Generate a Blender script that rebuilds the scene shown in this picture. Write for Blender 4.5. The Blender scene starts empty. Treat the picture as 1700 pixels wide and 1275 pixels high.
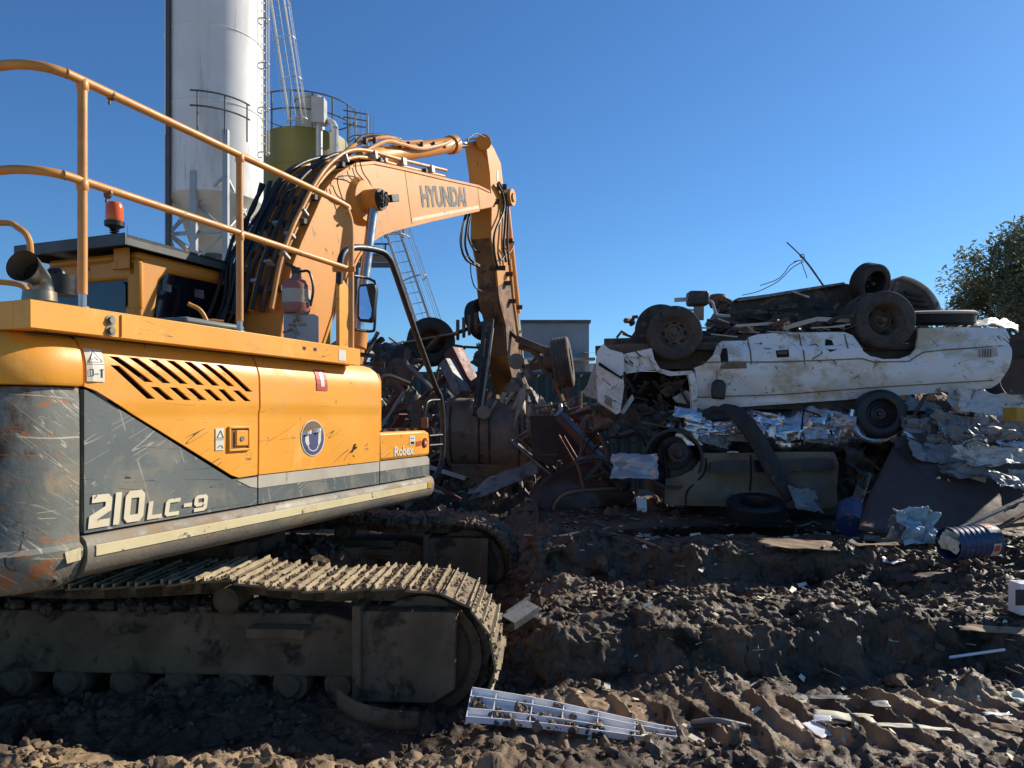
import bpy, bmesh, math, random
import numpy as np
from mathutils import Vector, Matrix, noise as mnoise
R = math.radians
random.seed(7)
scene = bpy.context.scene
# ------------------------------------------------------------------ camera
CH = 1.8                      # eye height above the ground under the excavator
cam_d = bpy.data.cameras.new('camera'); cam = bpy.data.objects.new('camera', cam_d)
scene.collection.objects.link(cam); scene.camera = cam
cam.location = (0, 0, CH); cam.rotation_euler = (R(90), 0, 0)
cam_d.sensor_width = 36; cam_d.lens = 36*1200/1700.0
cam_d.shift_y = 50.5/1700.0; cam_d.clip_end = 3000; cam_d.clip_start = 0.05
# ------------------------------------------------------------------ sky and sun
SUN_AZ, SUN_EL = 57.0, 30.0
w = bpy.data.worlds.new('World'); scene.world = w; w.use_nodes = True
nt = w.node_tree; nt.nodes.clear()
sky = nt.nodes.new('ShaderNodeTexSky'); sky.sky_type = 'NISHITA'; sky.sun_disc = False
sky.sun_elevation = R(SUN_EL); sky.sun_rotation = R(SUN_AZ); sky.altitude = 0
sky.air_density = 1.0; sky.dust_density = 0.2; sky.ozone_density = 3.0
bg = nt.nodes.new('ShaderNodeBackground'); bg.inputs[1].default_value = 0.09
wo = nt.nodes.new('ShaderNodeOutputWorld')
tint = nt.nodes.new('ShaderNodeMix'); tint.data_type = 'RGBA'; tint.blend_type = 'MULTIPLY'; tint.inputs[0].default_value = 1.0
tint.inputs[7].default_value = (.49, .81, 1.12, 1)
nt.links.new(sky.outputs[0], tint.inputs[6]); nt.links.new(tint.outputs[2], bg.inputs[0]); nt.links.new(bg.outputs[0], wo.inputs[0])
sl = bpy.data.lights.new('sun', 'SUN'); sl.energy = 5.0; sl.angle = R(0.5); sl.color = (1.0, 0.9, 0.75)
so = bpy.data.objects.new('sun', sl); scene.collection.objects.link(so)
sdir = Vector((math.sin(R(SUN_AZ))*math.cos(R(SUN_EL)), math.cos(R(SUN_AZ))*math.cos(R(SUN_EL)), math.sin(R(SUN_EL))))
so.rotation_euler = sdir.to_track_quat('Z', 'Y').to_euler(); so.location = (20, 12, 14)
vs = scene.view_settings; vs.view_transform = 'Standard'; vs.look = 'None'; vs.exposure = 0.38; vs.gamma = 1.0
# ------------------------------------------------------------------ helpers
COL = scene.collection
WM = {}
def V(*a): return Vector(a)
def at(px, py, d):            # a measured point of the place, d metres in front of the eye
    return Vector(((px-850)/1200.0*d, d, CH+(688-py)/1200.0*d))
class MB:
    def __init__(s): s.v = []; s.f = []
    def add(s, vs, fs):
        n = len(s.v); s.v += [tuple(p) for p in vs]; s.f += [tuple(i+n for i in f) for f in fs]; return s
    def box(s, c, size, M=None):
        x, y, z = [a/2.0 for a in size]; c = Vector(c)
        ps = [c+Vector(p) for p in ((-x,-y,-z),(x,-y,-z),(x,y,-z),(-x,y,-z),(-x,-y,z),(x,-y,z),(x,y,z),(-x,y,z))]
        if M is not None: ps = [M @ p for p in ps]
        return s.add(ps, [(0,3,2,1),(4,5,6,7),(0,1,5,4),(1,2,6,5),(2,3,7,6),(3,0,4,7)])
    def bar(s, a, b, wd, ht, up=(0,0,1)):          # rectangular bar from a to b
        a = Vector(a); b = Vector(b); d = b-a; L = d.length; d.normalize(); up = Vector(up)
        if abs(d.dot(up)) > .98: up = Vector((1,0,0))
        sx = d.cross(up).normalized(); uz = sx.cross(d).normalized()
        M = Matrix((sx, d, uz)).transposed().to_4x4(); M.translation = (a+b)/2
        return s.box((0,0,0), (wd, L, ht), M)
    def tube(s, pts, r, seg=8, caps=True, closed=False):
        pts = [Vector(p) for p in pts]; n = len(pts); rs = r if isinstance(r, (list,tuple)) else [r]*n
        vs = []; fs = []; prev = None
        for i, p in enumerate(pts):
            if closed: t = pts[(i+1) % n]-pts[i-1]
            else: t = (pts[min(i+1,n-1)]-pts[max(i-1,0)])
            t.normalize()
            if prev is None:
                a = Vector((0,0,1)) if abs(t.z) < .9 else Vector((1,0,0))
                nx = t.cross(a).normalized()
            else: nx = (prev - t*prev.dot(t)).normalized()
            prev = nx; ny = t.cross(nx)
            for k in range(seg):
                th = 2*math.pi*k/seg; vs.append(p+(nx*math.cos(th)+ny*math.sin(th))*rs[i])
        m = n if closed else n-1
        for i in range(m):
            for k in range(seg):
                a0 = i*seg+k; a1 = i*seg+(k+1) % seg; j = (i+1) % n
                fs.append((a0, a1, j*seg+(k+1) % seg, j*seg+k))
        if caps and not closed:
            fs.append(tuple(range(seg))[::-1]); fs.append(tuple((n-1)*seg+k for k in range(seg)))
        return s.add(vs, fs)
    def cyl(s, a, b, r0, r1=None, seg=16): return s.tube([a, b], [r0, r0 if r1 is None else r1], seg)
    def prism(s, pts, off):                         # planar polygon swept by off
        pts = [Vector(p) for p in pts]; off = Vector(off); n = len(pts)
        fs = [tuple(range(n)), tuple(range(n, 2*n))[::-1]]+[(i, i+n, (i+1) % n+n, (i+1) % n) for i in range(n)]
        return s.add(pts+[p+off for p in pts], fs)
    def lathe(s, prof, M, seg=24, ang=2*math.pi):   # prof of (radius, along local z)
        vs = []; fs = []; n = len(prof); full = abs(ang-2*math.pi) < 1e-6; m = seg if full else seg+1
        for k in range(m):
            th = ang*k/seg
            for r_, z_ in prof: vs.append(M @ Vector((r_*math.cos(th), r_*math.sin(th), z_)))
        for k in range(seg):
            k2 = (k+1) % m
            for i in range(n-1): fs.append((k*n+i, k2*n+i, k2*n+i+1, k*n+i+1))
        return s.add(vs, fs)
    def grid(s, fn, nu, nv):
        vs = [fn(i/nu, j/nv) for j in range(nv+1) for i in range(nu+1)]
        fs = [(j*(nu+1)+i, j*(nu+1)+i+1, (j+1)*(nu+1)+i+1, (j+1)*(nu+1)+i) for j in range(nv) for i in range(nu)]
        return s.add(vs, fs)
    def plate(s, poly, M, thick, du=None, dv=None, disp=None):
        # polygon in (u, v); M maps (u, v, w) to the world; cut every du / dv and pushed along w by disp
        b = bmesh.new()
        vs = [b.verts.new((p[0], p[1], 0)) for p in poly]; b.faces.new(vs)
        for ax, st in ((0, du), (1, dv)):
            if not st: continue
            lo = min(p[ax] for p in poly); hi = max(p[ax] for p in poly); q = lo+st*.5
            while q < hi:
                nrm = (1,0,0) if ax == 0 else (0,1,0); co = (q,0,0) if ax == 0 else (0,q,0)
                bmesh.ops.bisect_plane(b, geom=b.verts[:]+b.edges[:]+b.faces[:], plane_co=co, plane_no=nrm); q += st
        bmesh.ops.recalc_face_normals(b, faces=b.faces[:])
        if b.faces[0:1] and False: pass
        b.verts.index_update(); b.verts.ensure_lookup_table()
        n = len(b.verts); A = []; B = []
        for vv in b.verts:
            wd = disp(vv.co.x, vv.co.y) if disp else 0
            A.append(M @ Vector((vv.co.x, vv.co.y, wd))); B.append(M @ Vector((vv.co.x, vv.co.y, wd-thick)))
        fs = []
        for f in b.faces:
            ix = tuple(q.index for q in f.verts)
            if f.normal.z < 0: ix = ix[::-1]
            fs.append(ix); fs.append(tuple(i+n for i in ix[::-1]))
        for e in b.edges:
            if len(e.link_faces) == 1:
                i, j = e.verts[0].index, e.verts[1].index
                f = e.link_faces[0]; ix = [q.index for q in f.verts]
                if f.normal.z < 0: ix = ix[::-1]
                k = ix.index(i)
                if ix[(k+1) % len(ix)] != j: i, j = j, i
                fs.append((j, i, i+n, j+n))
        b.free()
        return s.add(A+B, fs)
    def build(s, name, mat, parent=None, smooth=35, bevel=0, solid=0, sub=0):
        a = np.array(s.v, dtype=float); c = (a.min(0)+a.max(0))/2 if parent is not None else np.array([(a[:,0].min()+a[:,0].max())/2, (a[:,1].min()+a[:,1].max())/2, a[:,2].min()])
        me = bpy.data.meshes.new(name); me.from_pydata([tuple(p) for p in (a-c)], [], s.f); me.update()
        me.materials.append(mat)
        if smooth:
            me.shade_smooth(); me.set_sharp_from_angle(angle=R(smooth))
        o = bpy.data.objects.new(name, me); COL.objects.link(o)
        T = Matrix.Translation(Vector(c))
        if parent is not None:
            o.parent = parent; o.matrix_basis = WM[parent.name].inverted() @ T
        else: o.matrix_basis = T
        WM[o.name] = T
        if solid:
            m = o.modifiers.new('solid', 'SOLIDIFY'); m.thickness = solid; m.offset = 0
        if bevel:
            m = o.modifiers.new('bevel', 'BEVEL'); m.width = bevel; m.segments = 2; m.limit_method = 'ANGLE'; m.angle_limit = R(40); m.harden_normals = False
        return o
def split_build(mb, name, mat, parent, **kw):     # every separate piece becomes an object of its own
    n = len(mb.v); up = list(range(n))
    def fd(i):
        while up[i] != i: up[i] = up[up[i]]; i = up[i]
        return i
    for f in mb.f:
        r0 = fd(f[0])
        for i in f[1:]: up[fd(i)] = r0
    gr = {}
    for f in mb.f: gr.setdefault(fd(f[0]), []).append(f)
    out = []
    for fs in gr.values():
        ids = sorted({i for f in fs for i in f}); mp = {i: k for k, i in enumerate(ids)}; m = MB(); m.v = [mb.v[i] for i in ids]; m.f = [tuple(mp[i] for i in f) for f in fs]
        out.append(m.build(name, mat, parent, **kw))
    return out
def empty(name, M, label, cat, group=None):
    o = bpy.data.objects.new(name, None); COL.objects.link(o); o.matrix_basis = M; o.empty_display_size = .2
    WM[o.name] = M.copy(); tag(o, label, cat, group); return o
def tag(o, label=None, cat=None, group=None, kind=None):
    if label: o['label'] = label
    if cat: o['category'] = cat
    if group: o['group'] = group
    if kind: o['kind'] = kind
    return o
def rotM(loc, rz=0, rx=0, ry=0):
    return Matrix.Translation(Vector(loc)) @ Matrix.Rotation(rz,4,'Z') @ Matrix.Rotation(ry,4,'Y') @ Matrix.Rotation(rx,4,'X')
def axisM(c, ax):
    q = Vector(ax).to_track_quat('Z','Y'); return Matrix.Translation(Vector(c)) @ q.to_matrix().to_4x4()
def smoothpath(pts, n=6):     # Catmull-Rom through points
    P = [Vector(p) for p in pts]; P = [P[0]*2-P[1]]+P+[P[-1]*2-P[-2]]; out = []
    for i in range(1, len(P)-2):
        for k in range(n):
            t = k/n; a, b, c, d = P[i-1], P[i], P[i+1], P[i+2]
            out.append(.5*((2*b)+(c-a)*t+(2*a-5*b+4*c-d)*t*t+(3*b-a-3*c+d)*t**3))
    out.append(P[-2]); return out
def nz(x, y, z=0.0): return mnoise.noise(Vector((x, y, z)))
def fb(x, y, z=0.0, o=4):
    a = 1; t = 0; f = 1
    for i in range(o): t += a*nz(x*f, y*f, z*f+i*7.3); a *= .5; f *= 2.1
    return t
# ------------------------------------------------------------------ materials
def mk(name, c1, c2=None, scale=3.0, rough=.5, metal=0.0, bump=0.0, bscale=40.0, patches=(), scratches=(), spec=.5, rvar=.12, coat=0.0, brick=None, det=6):
    m = bpy.data.materials.new(name); m.use_nodes = True; t = m.node_tree; N = t.nodes; L = t.links
    bs = N['Principled BSDF']; tc = N.new('ShaderNodeTexCoord'); co = tc.outputs['Object']
    def noise(sc, det_=6, dis=0.0, stretch=None, off=(0,0,0), rough_=.6, rot=None):
        src = co
        mp = N.new('ShaderNodeMapping'); mp.inputs['Location'].default_value = off
        if stretch: mp.inputs['Scale'].default_value = stretch
        if rot: mp.inputs['Rotation'].default_value = rot; mp.vector_type = 'TEXTURE'; mp.inputs['Scale'].default_value = tuple(1/q for q in stretch)
        L.new(co, mp.inputs[0]); src = mp.outputs[0]
        n = N.new('ShaderNodeTexNoise'); n.inputs['Scale'].default_value = sc; n.inputs['Detail'].default_value = det_
        n.inputs['Roughness'].default_value = rough_; n.inputs['Distortion'].default_value = dis
        L.new(src, n.inputs['Vector']); return n.outputs[0]
    def mixc(f, a, b):
        x = N.new('ShaderNodeMix'); x.data_type = 'RGBA'
        L.new(f, x.inputs[0])
        for s_, v_ in ((6, a), (7, b)):
            if isinstance(v_, tuple): x.inputs[s_].default_value = v_+(1,)
            else: L.new(v_, x.inputs[s_])
        return x.outputs[2]
    def ramp(f, lo, hi):
        r_ = N.new('ShaderNodeMapRange'); r_.inputs[1].default_value = lo; r_.inputs[2].default_value = hi
        L.new(f, r_.inputs[0]); return r_.outputs[0]
    c2 = c2 or tuple(q*.75 for q in c1)
    base_n = noise(scale, det)
    c = mixc(ramp(base_n, .35, .65), c1, c2)
    rb = noise(scale*2.3, 4, off=(3,1,2))
    rr = N.new('ShaderNodeMapRange'); rr.inputs[1].default_value = .3; rr.inputs[2].default_value = .7
    rr.inputs[3].default_value = max(.02, rough-rvar); rr.inputs[4].default_value = min(1, rough+rvar); L.new(rb, rr.inputs[0])
    ro = rr.outputs[0]; me = None
    k = 0
    for p in patches:       # (colour, scale, threshold, softness, stretch)
        k += 1
        f = noise(p[1], 8, .3, p[4] if len(p) > 4 else None, (k*3.1, k*1.7, k), .68)
        f = ramp(f, p[2], p[2]+p[3]); c = mixc(f, c, p[0])
        mr = N.new('ShaderNodeMix'); mr.data_type = 'FLOAT'; L.new(f, mr.inputs[0]); L.new(ro, mr.inputs[2]); mr.inputs[3].default_value = .85; ro = mr.outputs[0]
        if metal: 
            sb = N.new('ShaderNodeMath'); sb.operation = 'SUBTRACT'; sb.inputs[0].default_value = 1; L.new(f, sb.inputs[1])
            if me is None:
                mm = N.new('ShaderNodeMath'); mm.operation = 'MULTIPLY'; mm.inputs[0].default_value = metal; L.new(sb.outputs[0], mm.inputs[1]); me = mm.outputs[0]
            else:
                mm = N.new('ShaderNodeMath'); mm.operation = 'MULTIPLY'; L.new(me, mm.inputs[0]); L.new(sb.outputs[0], mm.inputs[1]); me = mm.outputs[0]
    for p in scratches:     # (colour, scale, half width, stretch, mask threshold)
        k += 1
        f = noise(p[1], 2, .08, (5,.3,.3) if k % 2 else (7,.45,.4), (k*2.3, k*5.1, k*.7), .4, (k*1.1, .5+k*.83, k*2.17))
        a = N.new('ShaderNodeMath'); a.operation = 'SUBTRACT'; L.new(f, a.inputs[0]); a.inputs[1].default_value = .5
        b = N.new('ShaderNodeMath'); b.operation = 'ABSOLUTE'; L.new(a.outputs[0], b.inputs[0])
        d = N.new('ShaderNodeMath'); d.operation = 'LESS_THAN'; L.new(b.outputs[0], d.inputs[0]); d.inputs[1].default_value = p[2]*1.9
        g = noise(p[1]*1.7, 3, 0, None, (k, k*2.2, 4)); g = ramp(g, p[4], p[4]+.03)
        e = N.new('ShaderNodeMath'); e.operation = 'MULTIPLY'; L.new(d.outputs[0], e.inputs[0]); L.new(g, e.inputs[1])
        c = mixc(e.outputs[0], c, p[0])
    L.new(c, bs.inputs['Base Color']); L.new(ro, bs.inputs['Roughness'])
    bs.inputs['Metallic'].default_value = metal
    if me is not None: L.new(me, bs.inputs['Metallic'])
    bs.inputs['Specular IOR Level'].default_value = spec
    if coat: bs.inputs['Coat Weight'].default_value = coat
    if bump:
        bn = noise(bscale, 8); bp = N.new('ShaderNodeBump'); bp.inputs['Strength'].default_value = 1.0; bp.inputs['Distance'].default_value = bump
        L.new(bn, bp.inputs['Height']); L.new(bp.outputs[0], bs.inputs['Normal'])
    return m
MUDC = (.115,.078,.05)
M_ = 0
RUST = (.16,.055,.022)
M = {}
M['mud'] = mk('mud', (.14,.095,.06), (.047,.032,.021), 1.8, .6, bump=.012, bscale=34, patches=[((.18,.13,.085), .9, .54, .12), ((.022,.016,.012), 2.6, .56, .08), ((.32,.235,.15), 30, .67, .05)], rvar=.2, spec=.32, det=9)
M['clod'] = mk('clod', (.165,.115,.074), (.062,.043,.028), 5, .6, bump=.006, bscale=60, patches=[((.27,.19,.12), 3, .58, .1)], spec=.35, rvar=.2)
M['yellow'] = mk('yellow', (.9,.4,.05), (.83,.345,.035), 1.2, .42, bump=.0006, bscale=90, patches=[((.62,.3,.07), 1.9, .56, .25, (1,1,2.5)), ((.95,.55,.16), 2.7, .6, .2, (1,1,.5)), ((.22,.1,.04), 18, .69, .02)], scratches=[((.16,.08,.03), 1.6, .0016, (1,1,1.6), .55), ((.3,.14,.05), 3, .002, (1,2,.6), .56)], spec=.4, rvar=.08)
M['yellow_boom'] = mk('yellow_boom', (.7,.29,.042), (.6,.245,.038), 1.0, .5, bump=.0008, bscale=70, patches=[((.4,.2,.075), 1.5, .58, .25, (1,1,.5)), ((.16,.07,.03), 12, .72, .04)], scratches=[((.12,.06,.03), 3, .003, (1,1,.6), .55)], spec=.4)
M['yellow_dirty'] = mk('yellow_dirty', (.3,.14,.05), (.13,.07,.035), 2.5, .7, bump=.003, bscale=40, patches=[((.06,.035,.022), 3, .52, .12), ((.03,.02,.015), 9, .6, .06)])
M['rail'] = mk('rail', (.66,.3,.06), (.5,.21,.05), 6, .45, bump=.0005, patches=[((.13,.06,.035), 7, .66, .04), ((.45,.38,.16), 4, .62, .1)])
M['stain'] = mk('stain', (.86,.33,.02), (.8,.29,.02), 3, .35, patches=[((.83,.345,.035), 5, .5, .2)])
M['grey'] = mk('grey', (.11,.13,.13), (.15,.165,.155), 1.6, .45, bump=.0008, bscale=60, patches=[((.25,.22,.16), 2.4, .52, .2), ((.3,.27,.2), 30, .63, .04)], scratches=[((.34,.33,.28), 1.4, .0022, (1,.25,2.2), .48), ((.36,.34,.27), 1.9, .0024, (1,2.4,.4), .5), ((.03,.03,.03), 2.1, .002, (1,1.8,.5), .48)], spec=.4)
M['weight'] = mk('weight', (.13,.145,.135), (.19,.19,.155), 2.0, .5, bump=.004, bscale=14, patches=[((.36,.27,.16), 2.6, .5, .14), ((.1,.055,.032), 2.6, .54, .08), ((.36,.15,.06), 3.6, .585, .05), ((.05,.045,.04), 7, .6, .05)], scratches=[((.5,.45,.34), 1.8, .0028, (1,.3,2.2), .5), ((.45,.4,.3), 2.6, .003, (2,2.2,.5), .5), ((.02,.02,.02), 2.2, .0035, (1,1,.4), .46), ((.42,.38,.3), 3.4, .003, (1.6,1.8,1.6), .5), ((.36,.14,.05), 2.6, .004, (1,.6,1.8), .52)], spec=.4)
M['skirt'] = mk('skirt', (.16,.155,.135), (.25,.215,.15), 2.4, .6, bump=.002, bscale=50, patches=[((.28,.19,.11), 2.4, .5, .14, (1,1,2)), ((.14,.07,.035), 5, .6, .1), ((.32,.26,.17), 22, .62, .08)], scratches=[((.04,.035,.03), 4, .004, (1,1,1), .55)])
M['cream'] = mk('cream', (.72,.62,.36), (.6,.5,.28), 4, .5, patches=[((.13,.12,.1), 9, .62, .02, (1,1,1.4)), ((.3,.24,.15), 4, .6, .15)])
M['offwhite'] = mk('offwhite', (.5,.46,.38), (.42,.37,.29), 3, .55, patches=[((.2,.16,.11), 14, .62, .08, (1,1,.25)), ((.15,.13,.1), 30, .68, .03)])
M['letter'] = mk('letter', (.74,.66,.46), (.66,.57,.38), 6, .5, patches=[((.13,.13,.12), 14, .64, .02)])
M['letter_dark'] = mk('letter_dark', (.045,.042,.042), (.07,.058,.045), 6, .6)
M['black'] = mk('black', (.012,.012,.012), (.02,.019,.018), 8, .45, bump=.0005)
M['rubber'] = mk('rubber', (.018,.017,.016), (.035,.031,.027), 5, .75, bump=.002, bscale=60, patches=[((.085,.07,.052), 3, .56, .2), ((.12,.1,.075), 12, .62, .1)])
M['dusty_rubber'] = mk('dusty_rubber', (.045,.038,.031), (.085,.07,.053), 4, .8, bump=.003, bscale=50, patches=[((.14,.112,.08), 5, .57, .12), ((.02,.018,.016), 7, .57, .1)])
M['muddy_rubber'] = mk('muddy_rubber', (.13,.105,.075), (.07,.055,.042), 5, .85, bump=.004, bscale=40, patches=[((.24,.2,.15), 5, .56, .1)])
M['rubber_clean'] = mk('rubber_clean', (.01,.011,.014), (.018,.018,.02), 5, .5, bump=.001)
M['hose'] = mk('hose', (.014,.013,.013), (.03,.027,.024), 12, .5)
M['gap'] = mk('gap', (.004,.004,.004), (.006,.005,.005), 3, .9)  # near-black, paints the shade inside slots and holes; also dark joints
M['hood'] = mk('hood', (.13,.145,.13), (.18,.19,.16), 2, .5, patches=[((.27,.25,.19), 3, .58, .2)], bump=.0006)
M['visor'] = mk('visor', (.05,.055,.05), (.075,.08,.07), 2, .5, patches=[((.12,.115,.1), 5, .6, .15)])
M['glass'] = mk('glass', (.006,.008,.012), (.008,.01,.014), 2, .08, spec=.6, rvar=.03)
M['steel'] = mk('steel', (.5,.5,.48), (.4,.39,.36), 4, .3, metal=.85, patches=[((.2,.16,.12), 9, .66, .06)])
M['chrome'] = mk('chrome', (.8,.82,.85), (.7,.72,.75), 4, .14, metal=1.0, patches=[((.3,.25,.2), 20, .74, .03)])
M['exhaust'] = mk('exhaust', (.34,.3,.22), (.2,.17,.12), 4, .4, metal=.7, patches=[((.2,.11,.05), 5, .62, .1)])
M['lens'] = mk('lens', (.85,.14,.01), (.75,.1,.01), 5, .15, spec=.6)
M['undercarriage'] = mk('undercarriage', (.21,.14,.083), (.12,.08,.048), 2.6, .85, bump=.006, bscale=26, patches=[((.23,.16,.1), 1.6, .54, .15), ((.05,.034,.024), 3.2, .55, .08), ((.1,.06,.04), 9, .6, .05)], spec=.25)
M['shoe'] = mk('shoe', (.26,.195,.115), (.16,.115,.07), 6, .7, bump=.004, bscale=50, patches=[((.085,.06,.038), 7, .56, .1), ((.45,.4,.29), 9, .66, .05)], spec=.4)
M['grouser'] = mk('grouser', (.46,.38,.25), (.28,.22,.13), 6, .5, bump=.002, bscale=50, patches=[((.14,.1,.06), 9, .6, .06)], spec=.5)
M['pink'] = mk('pink', (.4,.13,.1), (.33,.12,.1), 5, .6, patches=[((.2,.1,.08), 6, .6, .2)])
M['silo'] = mk('silo', (.74,.73,.7), (.64,.63,.6), .35, .6, patches=[((.42,.41,.37), .5, .52, .25, (3,3,.35)), ((.28,.25,.21), 1.2, .6, .15, (4,4,.3)), ((.34,.2,.1), 1.6, .7, .08, (3,3,.5))], bump=.0)
M['cone'] = mk('cone', (.55,.52,.45), (.48,.45,.38), .6, .65, patches=[((.3,.15,.07), 1.5, .62, .1)])
M['olive'] = mk('olive', (.19,.175,.045), (.16,.148,.038), .4, .6, patches=[((.12,.12,.06), .7, .6, .2, (2,2,.4))])
M['galv'] = mk('galv', (.42,.43,.43), (.32,.33,.33), 1, .5, metal=.35, patches=[((.22,.2,.18), 2, .62, .1)])
M['darksteel'] = mk('darksteel', (.06,.065,.07), (.09,.09,.09), 1, .6)
M['bucket'] = mk('bucket', (.3,.25,.2), (.19,.15,.12), 3, .6, metal=.3, bump=.004, bscale=30, patches=[((.13,.075,.045), 3.5, .56, .12), ((.15,.12,.09), 4, .6, .1)])
M['tooth'] = mk('tooth', (.42,.36,.27), (.28,.22,.16), 6, .45, metal=.3, patches=[((.13,.08,.05), 8, .6, .1)])
M['van'] = mk('van', (.82,.81,.77), (.74,.72,.67), 1.2, .45, bump=.002, bscale=6, patches=[((.55,.47,.33), 1.4, .52, .1, (1,1,1.5)), ((.28,.22,.15), 4, .6, .06), ((.16,.07,.035), 10, .66, .03)], scratches=[((.08,.07,.06), 2.3, .0035, (1,1,1.2), .55), ((.13,.1,.07), 5, .005, (1,1,.5), .58)], spec=.45)
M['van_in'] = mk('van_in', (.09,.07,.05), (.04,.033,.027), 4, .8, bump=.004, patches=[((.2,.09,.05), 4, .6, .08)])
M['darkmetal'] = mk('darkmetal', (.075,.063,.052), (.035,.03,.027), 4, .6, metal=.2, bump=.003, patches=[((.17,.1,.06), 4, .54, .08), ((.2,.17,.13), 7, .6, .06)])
M['rust'] = mk('rust', (.19,.105,.06), (.085,.05,.034), 3, .8, bump=.003, bscale=40, patches=[((.14,.075,.045), 5, .6, .1), ((.025,.02,.018), 3, .57, .1)])
M['rimrust'] = mk('rimrust', (.15,.115,.08), (.09,.068,.05), 5, .75, bump=.003, patches=[((.2,.155,.11), 5, .56, .1), ((.05,.035,.027), 7, .6, .05)])
M['rustsheet'] = mk('rustsheet', (.075,.042,.032), (.055,.034,.028), 1.6, .75, bump=.002, patches=[((.1,.06,.042), 2.5, .58, .15), ((.035,.025,.022), 4, .62, .1)])
M['redrust'] = mk('redrust', (.2,.04,.025), (.12,.03,.022), 3, .6, patches=[((.25,.17,.12), 7, .66, .03), ((.06,.03,.02), 4, .56, .1)], bump=.002)
M['maroon'] = mk('maroon', (.055,.016,.016), (.04,.016,.016), 2, .4, patches=[((.09,.05,.035), 4, .6, .1)])
M['silver'] = mk('silver', (.62,.63,.66), (.5,.5,.53), 2, .26, metal=.85, bump=.0, patches=[((.1,.09,.08), 3, .63, .06)], scratches=[((.05,.05,.05), 3, .006, (1,1,1), .5)])
M['tan'] = mk('tan', (.2,.155,.095), (.13,.1,.065), 2, .55, bump=.002, patches=[((.1,.075,.05), 3, .6, .1), ((.03,.025,.022), 12, .7, .03)])
M['greysheet'] = mk('greysheet', (.26,.255,.245), (.16,.155,.145), 3, .5, metal=.15, bump=.003, patches=[((.1,.08,.065), 4, .52, .08), ((.38,.38,.36), 5, .6, .06), ((.05,.04,.035), 9, .6, .04)])
M['whitesheet'] = mk('whitesheet', (.58,.56,.5), (.45,.42,.36), 3, .5, bump=.002, patches=[((.2,.16,.12), 4, .54, .08), ((.08,.06,.05), 8, .6, .04)])
M['lightgrey'] = mk('lightgrey', (.42,.42,.43), (.33,.32,.33), 3, .35, metal=.4, bump=.001, patches=[((.2,.13,.09), 4, .6, .1)])
M['bluedark'] = mk('bluedark', (.01,.014,.03), (.007,.009,.018), 3, .35)
M['blue'] = mk('blue', (.014,.045,.15), (.02,.035,.09), 4, .4, patches=[((.2,.16,.12), 5, .58, .1), ((.05,.035,.025), 9, .57, .06)])
M['lightblue'] = mk('lightblue', (.32,.45,.5), (.25,.36,.42), 4, .5, patches=[((.2,.17,.13), 6, .6, .08)])
M['plastic'] = mk('plastic', (.78,.79,.8), (.7,.7,.7), 6, .4, patches=[((.16,.11,.075), 7, .64, .03)])
M['paper'] = mk('paper', (.72,.68,.52), (.6,.54,.38), 9, .7, patches=[((.2,.15,.1), 10, .64, .06)])
M['wood'] = mk('wood', (.34,.23,.13), (.22,.14,.08), 5, .8, patches=[((.1,.065,.04), 5, .6, .1)])
M['sticker'] = mk('sticker', (.74,.7,.58), (.66,.62,.5), 8, .5, patches=[((.3,.25,.18), 22, .68, .05)])
M['red'] = mk('red', (.55,.06,.04), (.48,.05,.03), 5, .5)
M['signblue'] = mk('signblue', (.05,.065,.19), (.06,.07,.17), 5, .5, patches=[((.25,.22,.2), 20, .7, .04)])
M['brown'] = mk('brown', (.2,.12,.05), (.15,.09,.04), 5, .6)
M['bark'] = mk('bark', (.1,.075,.05), (.06,.045,.03), 5, .9, bump=.01, bscale=15)
M['leaf'] = mk('leaf', (.115,.125,.075), (.065,.075,.045), 1.2, .6, patches=[((.15,.1,.05), .8, .6, .1)])
M['shed'] = mk('shed', (.25,.28,.3), (.2,.225,.24), .8, .6, patches=[((.14,.14,.14), 1, .6, .2, (1,1,.3))])
M['roofw'] = mk('roofw', (.5,.5,.48), (.38,.38,.37), .8, .6)
M['fence'] = mk('fence', (.07,.1,.09), (.055,.08,.07), 1, .6, patches=[((.12,.1,.08), 2, .62, .1)])
M['amber'] = mk('amber', (.5,.3,.04), (.4,.22,.03), 6, .6)
def water():
    m = bpy.data.materials.new('water'); m.use_nodes = True; t = m.node_tree; b = t.nodes['Principled BSDF']
    b.inputs['Base Color'].default_value = (.025,.02,.016,1); b.inputs['Roughness'].default_value = .06
    n = t.nodes.new('ShaderNodeTexNoise'); n.inputs['Scale'].default_value = 7; p = t.nodes.new('ShaderNodeBump'); p.inputs['Distance'].default_value = .002
    t.links.new(n.outputs[0], p.inputs['Height']); t.links.new(p.outputs[0], b.inputs['Normal']); return m
M['water'] = water()
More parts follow.
